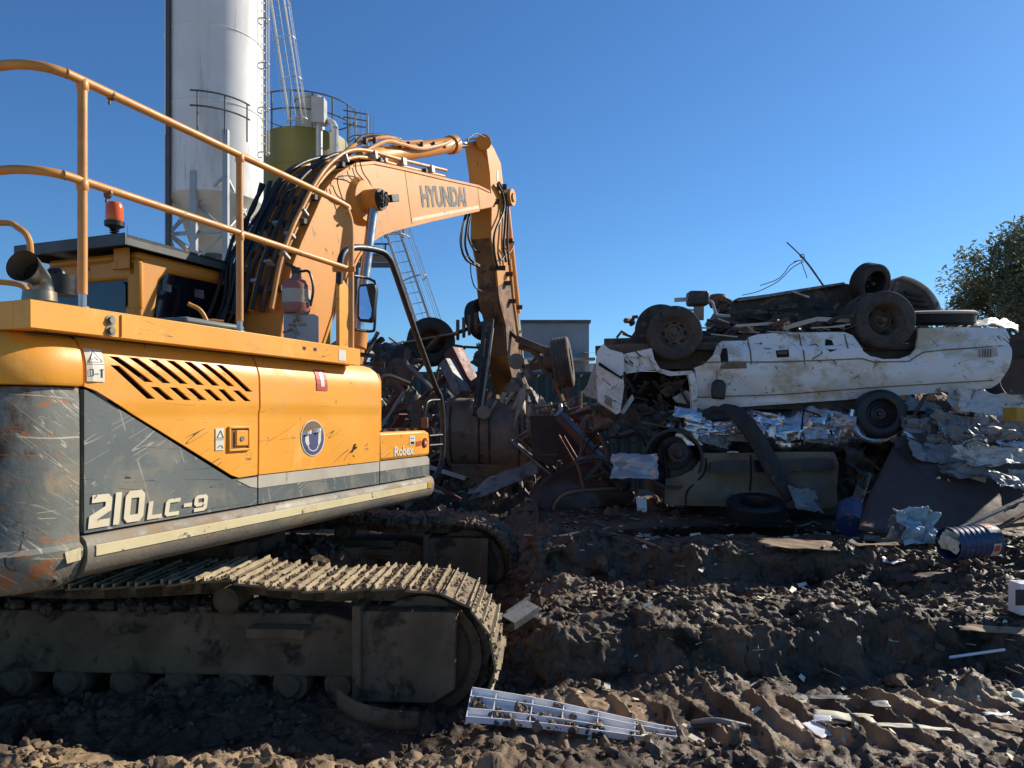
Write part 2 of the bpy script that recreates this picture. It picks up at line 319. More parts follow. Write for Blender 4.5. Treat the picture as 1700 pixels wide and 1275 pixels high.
def bounce_ground(m):        # pale ground far off and behind the eye, added to bounce light
    t = m.node_tree; b = t.nodes['Principled BSDF']; src = b.inputs['Base Color'].links[0].from_socket
    g = t.nodes.new('ShaderNodeNewGeometry'); l = t.nodes.new('ShaderNodeVectorMath'); l.operation = 'LENGTH'; t.links.new(g.outputs['Position'], l.inputs[0])
    r_ = t.nodes.new('ShaderNodeMapRange'); r_.inputs[1].default_value = 12.5; r_.inputs[2].default_value = 17; t.links.new(l.outputs['Value'], r_.inputs[0])
    x = t.nodes.new('ShaderNodeMix'); x.data_type = 'RGBA'; sp_ = t.nodes.new('ShaderNodeSeparateXYZ'); t.links.new(g.outputs['Position'], sp_.inputs[0])
    r2 = t.nodes.new('ShaderNodeMapRange'); r2.inputs[1].default_value = 1.6; r2.inputs[2].default_value = .4; t.links.new(sp_.outputs[1], r2.inputs[0])
    mxx = t.nodes.new('ShaderNodeMath'); mxx.operation = 'MAXIMUM'; t.links.new(r_.outputs[0], mxx.inputs[0]); t.links.new(r2.outputs[0], mxx.inputs[1])
    t.links.new(mxx.outputs[0], x.inputs[0]); t.links.new(src, x.inputs[6]); x.inputs[7].default_value = (.46,.39,.3,1); t.links.new(x.outputs[2], b.inputs['Base Color'])
bounce_ground(M['mud'])
def pale_lit_clay(m):       # paler imprint clay, and sunlight painted into the near left strip
    t = m.node_tree; b = t.nodes['Principled BSDF']; src = b.inputs['Base Color'].links[0].from_socket
    at_ = t.nodes.new('ShaderNodeAttribute'); at_.attribute_name = 'pale_lit'; x = t.nodes.new('ShaderNodeMix'); x.data_type = 'RGBA'
    t.links.new(at_.outputs['Fac'], x.inputs[0]); t.links.new(src, x.inputs[6]); x.inputs[7].default_value = (.34,.245,.145,1); t.links.new(x.outputs[2], b.inputs['Base Color'])
pale_lit_clay(M['mud'])
def leafy(m):
    t = m.node_tree; b = t.nodes['Principled BSDF']; o = t.nodes['Material Output']; tr = t.nodes.new('ShaderNodeBsdfTranslucent'); mx = t.nodes.new('ShaderNodeMixShader'); mx.inputs[0].default_value = .25
    tr.inputs[0].default_value = (.2,.22,.07,1); t.links.new(b.outputs[0], mx.inputs[1]); t.links.new(tr.outputs[0], mx.inputs[2]); t.links.new(mx.outputs[0], o.inputs['Surface'])
leafy(M['leaf'])
# ------------------------------------------------------------------ ground
def _h(ix, iy, s):
    n = (ix*374761393 + iy*668265263 + s*1442695041) & 0xffffffff
    n = ((n ^ (n >> 13))*1274126177) & 0xffffffff
    n = ((n ^ (n >> 16))*2246822519) & 0xffffffff
    return ((n ^ (n >> 15)) & 0xffffff)/float(0xffffff)
def vn(x, y, s=0):
    ix = np.floor(x).astype(np.int64); iy = np.floor(y).astype(np.int64); fx = x-ix; fy = y-iy
    ux = fx*fx*(3-2*fx); uy = fy*fy*(3-2*fy)
    a = _h(ix,iy,s); b = _h(ix+1,iy,s); c = _h(ix,iy+1,s); d = _h(ix+1,iy+1,s)
    return (a*(1-ux)+b*ux)*(1-uy)+(c*(1-ux)+d*ux)*uy-.5
def fbm(x, y, s=0, o=4, g=.5):
    t = 0; a = 1; f = 1
    for i in range(o): t = t+a*vn(x*f+i*13.7, y*f-i*7.1, s+i); a *= g; f *= 2.03
    return t
def wor(x, y, s=0):
    ix = np.floor(x).astype(np.int64); iy = np.floor(y).astype(np.int64); best = np.full(x.shape, 9.0)
    for dx in (-1,0,1):
        for dy in (-1,0,1):
            cx = ix+dx+_h(ix+dx, iy+dy, s); cy = iy+dy+_h(ix+dx, iy+dy, s+5)
            sz = .75+.6*_h(ix+dx, iy+dy, s+9)
            d = np.hypot(cx-x, cy-y)/sz; best = np.minimum(best, d)
    return best
def sstep(a, b, x):
    t = np.clip((x-a)/(b-a), 0, 1); return t*t*(3-2*t)
RP = np.array([(-50,.2),(2.3,.32),(3.3,.25),(3.9,.2),(4.25,.15),(4.4,.16),(4.52,.40),(4.75,.44),(5.1,.45),(5.45,.43),(5.8,.33),(6.0,.36),(6.1,.59),(6.7,.62),(8.6,.66),(10,.5),(13,.3),(20,.1),(600,0)])
RPB = np.array([(-50,.2),(2.3,.32),(3.3,.25),(3.9,.21),(4.2,.2),(4.5,.33),(5.0,.46),(5.5,.46),(5.8,.5),(6.2,.58),(6.7,.62),(8.6,.66),(10,.5),(13,.3),(20,.1),(600,0)])
LP = np.array([(-50,.15),(2.3,.22),(3.2,.19),(3.4,.15),(3.6,.08),(4.0,.09),(4.8,.08),(6.0,.06),(7.6,.15),(9,.28),(12,.3),(20,.1),(600,0)])
PUD = (2.15, 7.35)
def hgt(X, Y, fine=True):
    wob = .26*fbm(X*.8, Y*.2+3, 3, 3)+.10*fbm(X*4, Y*4, 5, 3)+.03*fbm(X*14, Y*14, 15, 2)
    Yw = Y+wob
    r1 = np.interp(Yw, RP[:,0], RP[:,1]); r2 = np.interp(Yw, RPB[:,0], RPB[:,1])
    q = sstep(2.4, 4.2, X+.8*fbm(X*.7, Y*.7, 8, 2)); r = r1*(1-q)+r2*q
    l = np.interp(Y+.15*fbm(X*1.3, Y*.3, 6, 3), LP[:,0], LP[:,1])
    s = sstep(-.2, .3, X+.2*fbm(X*0, Y*1.5, 4, 2)+np.where(Y < 3.6, .4, 0))
    h = l*(1-s)+r*s
    near = sstep(14, 10, Y)*sstep(9, 7, X)
    pd = np.exp(-(((X-PUD[0])/1.15)**2+((Y-PUD[1])/.42)**2)**2)
    wetflat = (1-.85*sstep(6.45, 6.9, Y)*sstep(9.5, 8.8, Y)*(X > .3))
    imprint = sstep(3.15, 3.35, Yw)*sstep(4.2, 4.0, Yw)*sstep(-.1, .3, X)*(1-sstep(4.2,5,X)*.4)
    rough = (1-.78*imprint)*wetflat*near
    h = h+.13*fbm(X*1.1, Y*1.1, 11, 3)*(1-.7*imprint)*(.3+.7*wetflat)*near
    if fine:
        wx = X+.06*fbm(X*4, Y*4, 31, 2); wy = Y+.06*fbm(X*4, Y*4, 37, 2)
        m1 = np.clip(fbm(X*1.7, Y*1.7, 21, 2)+.62, .1, 1.2)
        w1 = np.clip(1-wor(wx*6.5, wy*6.5, 41), 0, 1); w2 = np.clip(1-wor(wx*14, wy*14, 43), 0, 1); w3 = np.clip(1-wor(wx*31, wy*31, 47), 0, 1)
        w4 = np.clip(1-wor(wx*55, wy*55, 49), 0, 1)
        h = h+rough*m1*(.075*w1+.055*w2+.03*w3+.014*w4)+rough*sstep(4.3,4.6,Y)*.09*fbm(X*.7+.3*fbm(X*3,Y*3,88,2), Y*6, 86, 3)+rough*.018*fbm(X*22, Y*22, 51, 3)+.05*rough*fbm(X*6, Y*6, 57, 3)
        g = (X+.1*Y+.05*fbm(X*2, Y*2, 61, 2))/.19; g = np.abs(g-np.floor(g)-.5)*2
        h = h+imprint*(.05*sstep(.72, .95, g)*(.4+1.2*np.clip(fbm(X*2.5, Y*2.5, 66, 2)+.4, 0, 1))+.016*fbm(X*12, Y*12, 63, 4)+.012*np.clip(1-wor(X*24, Y*24, 68), 0, 1))
        h = h+near*.012*fbm(X*10, Y*10, 71, 3)*(1-wetflat+.2)
    h = h*(1-pd)+.565*pd+0*h
    return h
def hs(x, y): return float(hgt(np.array([float(x)]), np.array([float(y)]), True)[0])
def axis(lo, hi, st, far):
    a = list(np.arange(lo, hi, st)); s = st; p = a[-1]
    while p < far: s *= 1.22; p += s; a.append(p)
    s = st; p = a[0]; b = []
    while p > -far: s *= 1.22; p -= s; b.append(p)
    return np.array(b[::-1]+a)
xs = axis(-2.9, 6.0, .0105, 900); ys1 = axis(3.0, 8.6, .0095, 900)
GX, GY = np.meshgrid(xs, ys1)
GZ = hgt(GX.ravel(), GY.ravel()).reshape(GX.shape)
nx_, ny_ = len(xs), len(ys1)
me = bpy.data.meshes.new('ground')
fx_, fy_, fz_ = GX.ravel(), GY.ravel(), GZ.ravel(); imz_ = sstep(3.1,3.4,fy_)*sstep(4.25,4.05,fy_)*sstep(-.1,.3,fx_)
nr_ = (1-.7*imz_)*(sstep(9.2,8.2,fy_)*sstep(6.4,5.6,fx_)*sstep(-3.3,-2.8,fx_))*(1-.8*sstep(6.6,7,fy_))
dx_ = nr_*(.05*fbm(fx_*7, (fy_+fz_*1.3)*7, 201, 4, .6)+.018*fbm(fx_*30, (fy_+fz_*1.5)*30, 203, 2)); dy_ = nr_*(.07*fbm(fx_*7, (fy_+fz_*1.3)*7, 205, 4, .6)+.022*fbm(fx_*30, (fy_+fz_*1.5)*30, 207, 2))
co = np.stack([fx_+dx_, fy_+dy_, fz_], 1).astype(np.float32)
me.vertices.add(len(co)); me.vertices.foreach_set('co', co.ravel())
i0 = (np.arange(ny_-1)[:,None]*nx_+np.arange(nx_-1)[None,:]).ravel()
q = np.stack([i0, i0+1, i0+1+nx_, i0+nx_], 1).astype(np.int32)
me.loops.add(q.size); me.loops.foreach_set('vertex_index', q.ravel())
me.polygons.add(len(q)); me.polygons.foreach_set('loop_start', np.arange(0, q.size, 4, dtype=np.int32)); me.polygons.foreach_set('loop_total', np.full(len(q), 4, dtype=np.int32))
me.update(calc_edges=True)
_Y = GY.ravel()+.26*fbm(GX.ravel()*.8, GY.ravel()*.2+3, 3, 3)
pale_lit = np.clip(sstep(3.2,3.4,_Y)*sstep(4.2,4.05,_Y)*sstep(-.1,.3,GX.ravel())*.9+sstep(3.5,3.3,GY.ravel())*sstep(.3,-.3,GX.ravel())*.8, 0, 1)*np.clip(fbm(GX.ravel()*2.2, GY.ravel()*2.2, 101, 4)*2+.75, 0, 1)  # mask: imprint clay, plus the painted sunlit strip at near left
at_ = me.attributes.new('pale_lit', 'FLOAT', 'POINT'); at_.data.foreach_set('value', pale_lit.astype(np.float32)); me.materials.append(M['mud']); me.shade_smooth()
g_o = bpy.data.objects.new('ground', me); COL.objects.link(g_o); tag(g_o, kind='structure')
pu = MB(); pts = []
for k in range(40):
    th = 2*math.pi*k/40; rr_ = 1+.12*math.sin(3*th+1)+.08*math.sin(5*th)
    pts.append((PUD[0]+1.25*rr_*math.cos(th), PUD[1]+.5*rr_*math.sin(th), .605))
pu.add(pts, [tuple(range(40))]); tag(pu.build('puddle', M['water'], smooth=0), kind='structure')
# clods of mud: nobody could count them
ico = bmesh.new(); bmesh.ops.create_icosphere(ico, subdivisions=2, radius=1.0)
ico.verts.ensure_lookup_table(); IV = np.array([v.co[:] for v in ico.verts]); IF = np.array([[q.index for q in f.verts] for f in ico.faces]); ico.free()
def clods(name, spots, mat, label, cat, seed=1, parent=None):
    rg = np.random.RandomState(seed); VV = []; FF = []; n = 0
    for (x, y, z, s_) in spots:
        nzv = 1+.6*(rg.rand(len(IV))-.5)
        ax = rg.rand(3)*.8+.6; v = IV*nzv[:,None]*ax*s_
        a = rg.rand()*6.28; c_, s2 = math.cos(a), math.sin(a); b = rg.rand()*1.5-.75; cb, sb = math.cos(b), math.sin(b)
        v = v @ np.array([[c_,-s2,0],[s2,c_,0],[0,0,1]]) @ np.array([[1,0,0],[0,cb,-sb],[0,sb,cb]])
        VV.append(v+np.array([x,y,z])); FF.append(IF+n); n += len(IV)
    VV = np.concatenate(VV); FF = np.concatenate(FF)
    m = MB(); m.v = [tuple(p) for p in VV]; m.f = [tuple(int(i) for i in f) for f in FF]
    o = m.build(name, mat, parent, smooth=24); 
    if parent is None: tag(o, label, cat, kind='stuff')
    return o
rg = np.random.RandomState(5); sp = []
N1 = 5600
cx = rg.uniform(-2.8, 6.2, N1); cy = 3.0+(rg.rand(N1)**1.3)*3.6
keep = (np.abs(cx/cy) < .8); cx = cx[keep]; cy = cy[keep]
dens = fbm(cx*1.2, cy*1.2, 91, 2); imp = (cy > 3.35)&(cy < 4.1)&(cx > 0)
ok = (dens > -.22)&((~imp)|(rg.rand(len(cx)) < .1)); cx = cx[ok]; cy = cy[ok]
cz = hgt(cx, cy)
for x, y, z in zip(cx, cy, cz):
    s_ = min(.05, .004+.008*rg.exponential()); 
    sp.append((x, y, z+s_*.25, s_))
clods('mud_clods', sp, M['clod'], 'loose brown clods of mud scattered over the churned ground', 'mud', 3)
# ------------------------------------------------------------------ EXCAVATOR frame
C0 = Vector((-2.465, 5.57, 0)); AZ = R(21)
MM = Matrix.Translation(C0) @ Matrix.Rotation(-AZ, 4, 'Z')       # +y forward, +x the machine's right
def m3(x, y, z): return MM @ Vector((x, y, z))
def sidep(px, py, x=1.35):                                        # measured point on the plane x of the machine -> (y, z)
    r_ = (px-850)/1200.0; u = Vector((math.sin(AZ), math.cos(AZ))); rt = Vector((math.cos(AZ), -math.sin(AZ)))
    X0 = C0.x+x*rt.x; D0 = C0.y+x*rt.y
    t = (r_*D0-X0)/(u.x-r_*u.y); D = D0+t*u.y
    return t, CH+(688-py)/1200.0*D
# plates on the side: u = machine y, v = z, w = machine +x
SM = MM @ Matrix(((0,0,1,0),(1,0,0,0),(0,1,0,0),(0,0,0,1)))
EX = empty('excavator', MM, 'yellow and grey tracked excavator with its arm raised over the scrap heap', 'excavator')
# undercarriage frame
UA = R(2.4)
UM = Matrix.Translation(C0+Vector((.05,0,0))) @ Matrix.Rotation(-UA, 4, 'Z')        # +x along the tracks (to the right), +y away
def u3(x, y, z): return UM @ Vector((x, y, z))
def shoe_mb(w_=.3):
    pass
TR = .40; HL = 1.98
def loop_pt(s_):
    Ltop = 2*HL; Larc = math.pi*TR; P = 2*Ltop+2*Larc; s_ %= P
    if s_ < Ltop:
        x = -HL+s_; t = (x+HL)/Ltop; q_ = (x+1.1)/1.95 if x < .85 else (x-.85)/1.13
        sag = .055*abs(math.sin(math.pi*q_))
        dz = -sag+.05; 
        e = min(1, (HL-abs(x))/.35); dz = dz*max(0,e)
        return Vector((x, 0, .42+TR+dz)), 0.0 if True else 0
    s_ -= Ltop
    if s_ < Larc:
        a = s_/TR; return Vector((HL+TR*math.sin(a), 0, .42+TR*math.cos(a))), a
    s_ -= Larc
    if s_ < Ltop: return Vector((HL-s_, 0, .02)), math.pi
    s_ -= Ltop; a = math.pi+s_/TR
    return Vector((-HL+TR*math.sin(a), 0, .42+TR*math.cos(a))), a
PERIM = 4*HL+2*math.pi*TR; NSH = 54; PIT = PERIM/NSH
shoe_plate = None
for side, yc in ((0, -1.195), (1, 1.195)):
    ch = MB()
    for k in range(NSH):
        p, a = loop_pt((k+.5)*PIT); q2, b2 = loop_pt((k+1.4)*PIT); q1, b1 = loop_pt((k-.4)*PIT)
        for yy in (-.1, .1):
            c = (p+Vector((0,0,0))); n = Vector((math.sin(a), 0, math.cos(a)))
            ch.bar(u3(*(q1-n*.06+Vector((0,yc+yy,0)))), u3(*(q2-n*.06+Vector((0,yc+yy,0)))), .035, .085, up=(0,0,1) if abs(n.z) > .3 else (1,0,0))
    tro = ch.build('track', M['undercarriage'], EX)
    for k in range(NSH):
        p, a = loop_pt((k+.5)*PIT)
        if abs(a-math.pi) < .2: continue                          # pressed into the mud, never seen
        q2, _ = loop_pt((k+.8)*PIT); q1, _ = loop_pt((k+.2)*PIT); d = (q2-q1).normalized()
        T = Matrix.Translation(Vector(p)+Vector((0,yc,0))) @ Matrix(((d.x,0,-d.z,0),(0,1,0,0),(d.z,0,d.x,0),(0,0,0,1)))
        T = UM @ T
        # plate with bent edges and three grousers across it
        sb = MB(); jit = random.uniform(-.003,.003)
        sb.add([T @ Vector(v) for v in ((-.092,-.3,-.012),(.092,-.3,-.002),(.092,.3,-.002),(-.092,.3,-.012),(-.092,-.3,.0),(.092,-.3,.01),(.092,.3,.01),(-.092,.3,.0))], [(0,3,2,1),(4,5,6,7),(0,1,5,4),(1,2,6,5),(2,3,7,6),(3,0,4,7)])
        so_ = sb.build('track_shoe', M['shoe'] if side == 0 else M['undercarriage'], tro, smooth=0)
        WM[so_.name] = WM[so_.name]
        gb = MB()
        for gx, gh in ((-.07,.03),(-.005,.026),(.078,.04)):
            n_ = 6; 
            for i in range(n_):
                y0 = -.3+.6*i/n_; y1 = y0+.6/n_; h0 = gh*(1-.25*random.random()); wd = .007
                gb.add([T @ Vector(v) for v in ((gx-wd,y0,0),(gx+wd,y0,0),(gx+wd,y1,0),(gx-wd,y1,0),(gx-wd*.5,y0,h0),(gx+wd*.5,y0,h0),(gx+wd*.5,y1,h0*(.95)),(gx-wd*.5,y1,h0*.95))], [(4,5,6,7),(0,1,5,4),(1,2,6,5),(2,3,7,6),(3,0,4,7)])
        # grousers joined into the shoe's mesh with a second material
        me2 = so_.data; base = len(me2.vertices); c_ = WM[so_.name].translation
        bmx = bmesh.new(); bmx.from_mesh(me2); vv = [bmx.verts.new(Vector(v)-c_) for v in gb.v]
        for f in gb.f:
            ff = bmx.faces.new([vv[i] for i in f]); ff.material_index = 1
        bmx.to_mesh(me2); bmx.free(); me2.materials.append(M['grouser'] if side == 0 else M['clod'])
    # track frame
    s_ = -1 if side == 0 else 1
    fr = MB()
    fr.add([], [])
    yo = yc-.19; yi = yc+.19
    prof = [(-1.95,.30),(1.66,.30),(1.66,.60),(1.4,.66),(-1.7,.66),(-1.95,.55)]
    fr.prism([u3(x, yo, z) for x, z in prof], (UM.to_3x3() @ Vector((0,.38,0))))
    fr.build('track_frame', M['undercarriage'], EX, bevel=.012)
    gd = MB()
    ynear = yc-.27
    gd.prism([u3(x, ynear, z) for x, z in ((1.63,.19),(2.04,.19),(2.16,.27),(2.17,.70),(1.63,.70))], UM.to_3x3() @ Vector((0,.5,0)))
    gd.build('idler_guard', M['undercarriage'], EX, bevel=.01)
    rb = MB(); rb.box((1.615,yc,.455), (.05,.60,.56), UM); rb.build('guard_rib', M['undercarriage'], EX, bevel=.008)
    idl = MB(); idl.lathe([(.0,-.16),(.1,-.165),(.12,-.13),(.26,-.12),(.29,-.15),(.34,-.15),(.345,-.05),(.345,.05),(.34,.15),(0,.16)], UM @ Matrix.Translation((1.96,yc,.42)) @ Matrix.Rotation(R(-90),4,'X') , 32)
    idl.build('idler_wheel', M['undercarriage'], EX)
    spk = MB(); spk.lathe([(0,-.2),(.22,-.2),(.25,-.1),(.36,-.05),(.36,.05),(.25,.1),(0,.2)], UM @ Matrix.Translation((-1.98,yc,.42)) @ Matrix.Rotation(R(-90),4,'X'), 24); spk.build('sprocket', M['undercarriage'], EX)
    for xx in (-1.5,-1.15,-.8,-.42,-.1,.24,.56,.88,1.2,1.5):
        rl = MB(); rl.lathe([(0,-.2),(.06,-.205),(.07,-.18),(.1,-.18),(.11,-.15),(.11,-.09),(.09,-.07),(.09,.07),(.11,.09),(.11,.18),(0,.2)], UM @ Matrix.Translation((xx,yc,.25)) @ Matrix.Rotation(R(-90),4,'X'), 18); rl.build('track_roller', M['undercarriage'], EX)
    for xx in (.85,-1.1):
        rl = MB(); rl.lathe([(0,-.25),(.05,-.255),(.075,-.235),(.075,.0),(0,.0)], UM @ Matrix.Translation((xx,yc,.74)) @ Matrix.Rotation(R(-90),4,'X'), 20); rl.build('carrier_roller', M['undercarriage'], EX)
    st = MB(); st.box((1.16,yo-.05,.575), (.33,.13,.055), UM); st.build('step', M['undercarriage'], EX, bevel=.006)
# mud lying on the frames and the tracks
sp = []
for i in range(420):
    x = random.uniform(-1.9, 1.2); y = random.uniform(-.19, .19)-1.195; sp.append(tuple(u3(x, y, .66+.015*random.random()))+(random.uniform(.012,.04),))
for i in range(1500):
    s_ = random.uniform(.35*PERIM*.0, 2*HL+TR*2.6); s_ = random.uniform(HL*1.0, 2*HL+TR*2.3); p, a = loop_pt(s_); n = Vector((math.sin(a),0,math.cos(a)))
    y = random.uniform(-.31,.31)+1.195; sp.append(tuple(u3(*(p+n*.012+Vector((0,y,0)))))+(random.uniform(.012,.045),))
for i in range(1500):
    s_ = random.uniform(HL*.9, 2*HL+TR*2.3); p, a = loop_pt(s_); n = Vector((math.sin(a),0,math.cos(a)))
    y = random.uniform(-.29,.29)-1.195; sp.append(tuple(u3(*(p+n*.006+Vector((0,y,0)))))+(random.uniform(.004,.013),))
for i in range(500):
    sp.append(tuple(u3(random.uniform(-1.0,1.0), random.uniform(-.55,.7), .62+.1*random.random()))+(random.uniform(.02,.07),))
om = clods('caked_mud', sp, M['clod'], None, None, 8, EX)
om['kind'] = 'stuff'
cb = MB(); cb.box((0,0,.55), (1.5,1.5,.3), UM); cb.box((0,0,.78), (1.0,1.0,.2), UM)
for sx in (-1,1):
    for sy in (-1,1):
        cb.prism([u3(sx*.3,sy*.55,.42), u3(sx*.62,sy*.45,.42), u3(sx*1.15,sy*1.02,.36), u3(sx*.75,sy*1.02,.36)], (0,0,.25))
cb.build('car_body', M['undercarriage'], EX, bevel=.01)
tt = MB(); tt.lathe([(0,.86),(.62,.86),(.66,.9),(.66,1.0),(.6,1.05),(0,1.05)], MM, 40); tt.build('slew_ring', M['darkmetal'], EX)
# ---- upper structure
dk = MB(); dk.box((0,-.25,1.14), (2.5,3.35,.17), MM); dk.build('deck', M['darkmetal'], EX)
inn = MB(); inn.box((.28,-.98,1.7), (1.96,2.0,.92), MM); inn.box((.95,.25,1.6), (.7,.4,.75), MM); inn.build('engine_bay', M['gap'], EX)  # near-black box paints the shade seen through the vent slots
sk = MB(); pr = [(1.28,1.262),(1.355,1.255),(1.378,1.235),(1.388,1.2),(1.386,1.15),(1.365,1.10),(1.32,1.068),(1.2,1.056),(1.0,1.056)]
def sweep(mb, prof, path):
    # prof of (x, z) swept along machine y; the last section rounds inward
    n = len(prof); vs = []; fs = []
    for (y, sx) in path:
        for x, z in prof: vs.append(m3(x-sx, y, z))
    for i in range(len(path)-1):
        for j in range(n-1): fs.append((i*n+j, (i+1)*n+j, (i+1)*n+j+1, i*n+j+1))
    fs.append(tuple(range(n))); fs.append(tuple((len(path)-1)*n+j for j in range(n))[::-1])
    mb.add(vs, fs)
sweep(sk, pr, [(-1.995,0)]+[(-1.9+.1*k,0) for k in range(32)]+[(1.33,.003),(1.38,.012),(1.42,.035),(1.445,.07),(1.455,.12)])
SK = sk.build('side_skirt', M['skirt'], EX)
stp = MB(); sweep(stp, [(1.3875,1.213),(1.3925,1.211),(1.392,1.165),(1.387,1.163)], [(-1.955,0)]+[(-1.9+.1*k,0) for k in range(32)]+[(1.22,0)]); stp.build('reflective_stripe', M['cream'], SK, smooth=0)
cs = MB(); sweep(cs, [(1.3876,1.213),(1.3926,1.211),(1.392,1.163),(1.387,1.161)], [(1.235,0),(1.3,.0)]); cs.build('yellow_sticker', M['amber'], SK, smooth=0)
def sprof(y, z):        # how the hood side bulges
    o = 0
    if z > 2.0: o -= .07*((z-2.0)/.17)**2
    if z > 1.822: o += .010*min(1, (z-1.822)/.012)
    o += .008*math.sin((z-1.25)/.9*math.pi)
    o += .0015*fb(y*1.7, z*1.7, 2.2, 2)
    if y < -1.96: o -= .012*((-1.96-y)/.03)
    return o
def S(*pts): return [sidep(px, py) for px, py in pts]
def bake_bool(o, cutters):
    for i, c in enumerate(cutters):
        m = o.modifiers.new('b', 'BOOLEAN'); m.operation = 'DIFFERENCE'; m.object = c; m.solver = 'EXACT'
    dg = bpy.context.evaluated_depsgraph_get(); dg.update(); ev = o.evaluated_get(dg); nm = bpy.data.meshes.new_from_object(ev)
    o.modifiers.clear(); o.data = nm
    for c in cutters: bpy.data.objects.remove(c)
def zl(y, py): return py
# rear door, yellow with the vent slots
Zt = 2.165
door1 = [(-1.985,1.925),(-1.93,1.905)]+[sidep(384,789)]+[sidep(396,793)]+[(-.86,1.442),(-.86,Zt),(-1.985,Zt)]
T1 = SM @ Matrix.Translation((0,0,1.35))
d = MB(); d.plate(door1, T1, .012, .12, .035, sprof); D1 = d.build('engine_door', M['yellow'], EX, smooth=28)
cuts = []
def slot(a, b, wpx, mb):
    # slanted slot from px a to px b
    y0, z0 = sidep(*a); y1, z1 = sidep(*b); dw = wpx
    mb.prism([m3(1.2, y0, z0), m3(1.2, y0+dw, z0), m3(1.2, y1+dw, z1), m3(1.2, y1, z1)], m3(1.5,0,0)-m3(1.2,0,0))
slots_up = [((180,591),(236,634)),((213,593),(266,636)),((246,596),(295,637)),((276,598),(323,639)),((305,600),(349,640)),((332,603),(375,641)),((358,605),(405,650))]
slots_lo = [((180,606),(240,662)),((246,642),(272,664)),((277,643),(301,664)),((305,644),(328,664)),((334,646),(355,665)),((358,646),(378,666)),((383,648),(403,666))]
mb = MB()
for a, b in slots_up: slot(a, b, .054, mb)
for a, b in slots_lo: slot(a, b, .05, mb)
cut = mb.build('cutter', M['gap'], None, smooth=0); bake_bool(D1, [cut])
D1.data.shade_smooth(); D1.data.set_sharp_from_angle(angle=R(28))
# front door
y2a, y2b = -.845, sidep(629, 700)[0]
door2 = [(y2a,1.442),(y2b,1.442),(y2b,2.12),(y2b-.05,Zt-.01),(y2b-.13,Zt),(y2a,Zt)]
d = MB(); d.plate(door2, T1, .05, .12, .035, sprof); D2 = d.build('pump_door', M['yellow'], EX, smooth=28)
# edge column and front toolbox
ed = MB(); ed.plate([(y2b+.012,1.67),(y2b+.06,1.67),(y2b+.06,2.06),(y2b+.035,2.1),(y2b+.012,2.12)], T1, 1.0, None, .05, lambda u, v: -.012); ed.build('door_pillar', M['yellow'], EX, bevel=.015)
tb = MB(); tb.plate([(y2b+.012,1.442),(1.33,1.442),(1.41,1.442),(1.43,1.58),(1.38,1.64),(1.28,1.66),(y2b+.012,1.66)], T1, .75, .1, None, lambda u, v: -.001-.05*max(0,(u-1.25)/.18)**2); TB = tb.build('tool_box', M['yellow'], EX, bevel=.02)
tt_ = MB()
for yy in (.72,.9,1.08,1.22): tt_.box((1.18,yy,1.672), (.2,.06,.02), MM)
split_build(tt_, 'grip_tread', M['black'], TB)
# grey lower panels
def strip(name, poly, mat, dx=0.0, th=.045):
    d = MB(); d.plate(poly, SM @ Matrix.Translation((0,0,1.35+dx)), th, .15, .05, lambda u, v: .004+.0015*fb(u*2, v*2, 5, 2)); return d.build(name, mat, EX, smooth=28)
g1 = [(-1.985,1.268),(-.862,1.268)]+[(-.862,1.432),sidep(384,796),(-1.93,1.893),(-1.985,1.912)]
GP = strip('lower_panel', g1, M['grey'])
strip('lower_panel', [(-.848,1.268),(y2b-.003,1.268),(y2b-.003,1.36),(-.848,1.36)], M['grey'])
strip('lower_panel', [(y2b+.012,1.268),(1.33,1.268),(1.33,1.36),(y2b+.012,1.36)], M['grey'])
strip('pale_stripe', [(-.848,1.3625),(y2b-.003,1.3625),(y2b-.003,1.436),(-.848,1.436)], M['offwhite'])
strip('pale_stripe', [(y2b+.012,1.3625),(1.33,1.3625),(1.33,1.41),(1.30,1.436),(y2b+.012,1.436)], M['offwhite'])
cw = MB(); cw.plate([sidep(392,797), (-.865,1.43), (-.865,1.366), (-.92,1.376)], SM @ Matrix.Translation((0,0,1.357)), .002, None, None, None); cw.build('pale_stripe', M['offwhite'], GP, smooth=0)
# counterweight
def cw_plan(ins):
    P = [(1.36,-2.012),(1.36,-2.09)]
    for k in range(1, 9):
        th = R(65)*k/8; P.append((1.0+.36*math.cos(th), -2.09-.36*math.sin(th)))
    P += [(1.0,-2.50),(.7,-2.64),(.35,-2.735),(0,-2.765)]
    P = P+[(-x, y) for x, y in P[:-1][::-1]]
    out = []
    for x, y in P:
        v = Vector((x, y+1.6)); l = v.length; f = (l-ins)/l
        out.append((x*f if y < -2.05 else (x-ins if x > 0 else x+ins), (y+1.6)*f-1.6 if y < -2.05 else y))
    return out
def loft(mb, levels):
    R_ = []
    for z, ins in levels: R_.append([m3(x, y, z) for x, y in cw_plan(ins)])
    n = len(R_[0]); vs = [p for r_ in R_ for p in r_]; fs = []
    for i in range(len(R_)-1):
        for j in range(n): fs.append((i*n+j, i*n+(j+1) % n, (i+1)*n+(j+1) % n, (i+1)*n+j))
    fs.append(tuple(range(n))[::-1]); fs.append(tuple((len(R_)-1)*n+j for j in range(n)))
    mb.add(vs, fs)
c = MB(); loft(c, [(1.03,.16),(1.035,.1),(1.06,.045),(1.10,.015),(1.18,-.02),(1.215,-.022),(1.235,.0),(1.3,.005),(1.6,.0),(1.88,.004),(1.915,.01),(1.92,.03)])
CW = c.build('counterweight', M['weight'], EX, smooth=40)
c = MB(); loft(c, [(1.922,.02),(1.926,-.012),(1.94,-.02),(2.02,-.018),(2.08,-.005),(2.13,.03),(2.16,.09),(2.17,.2)])
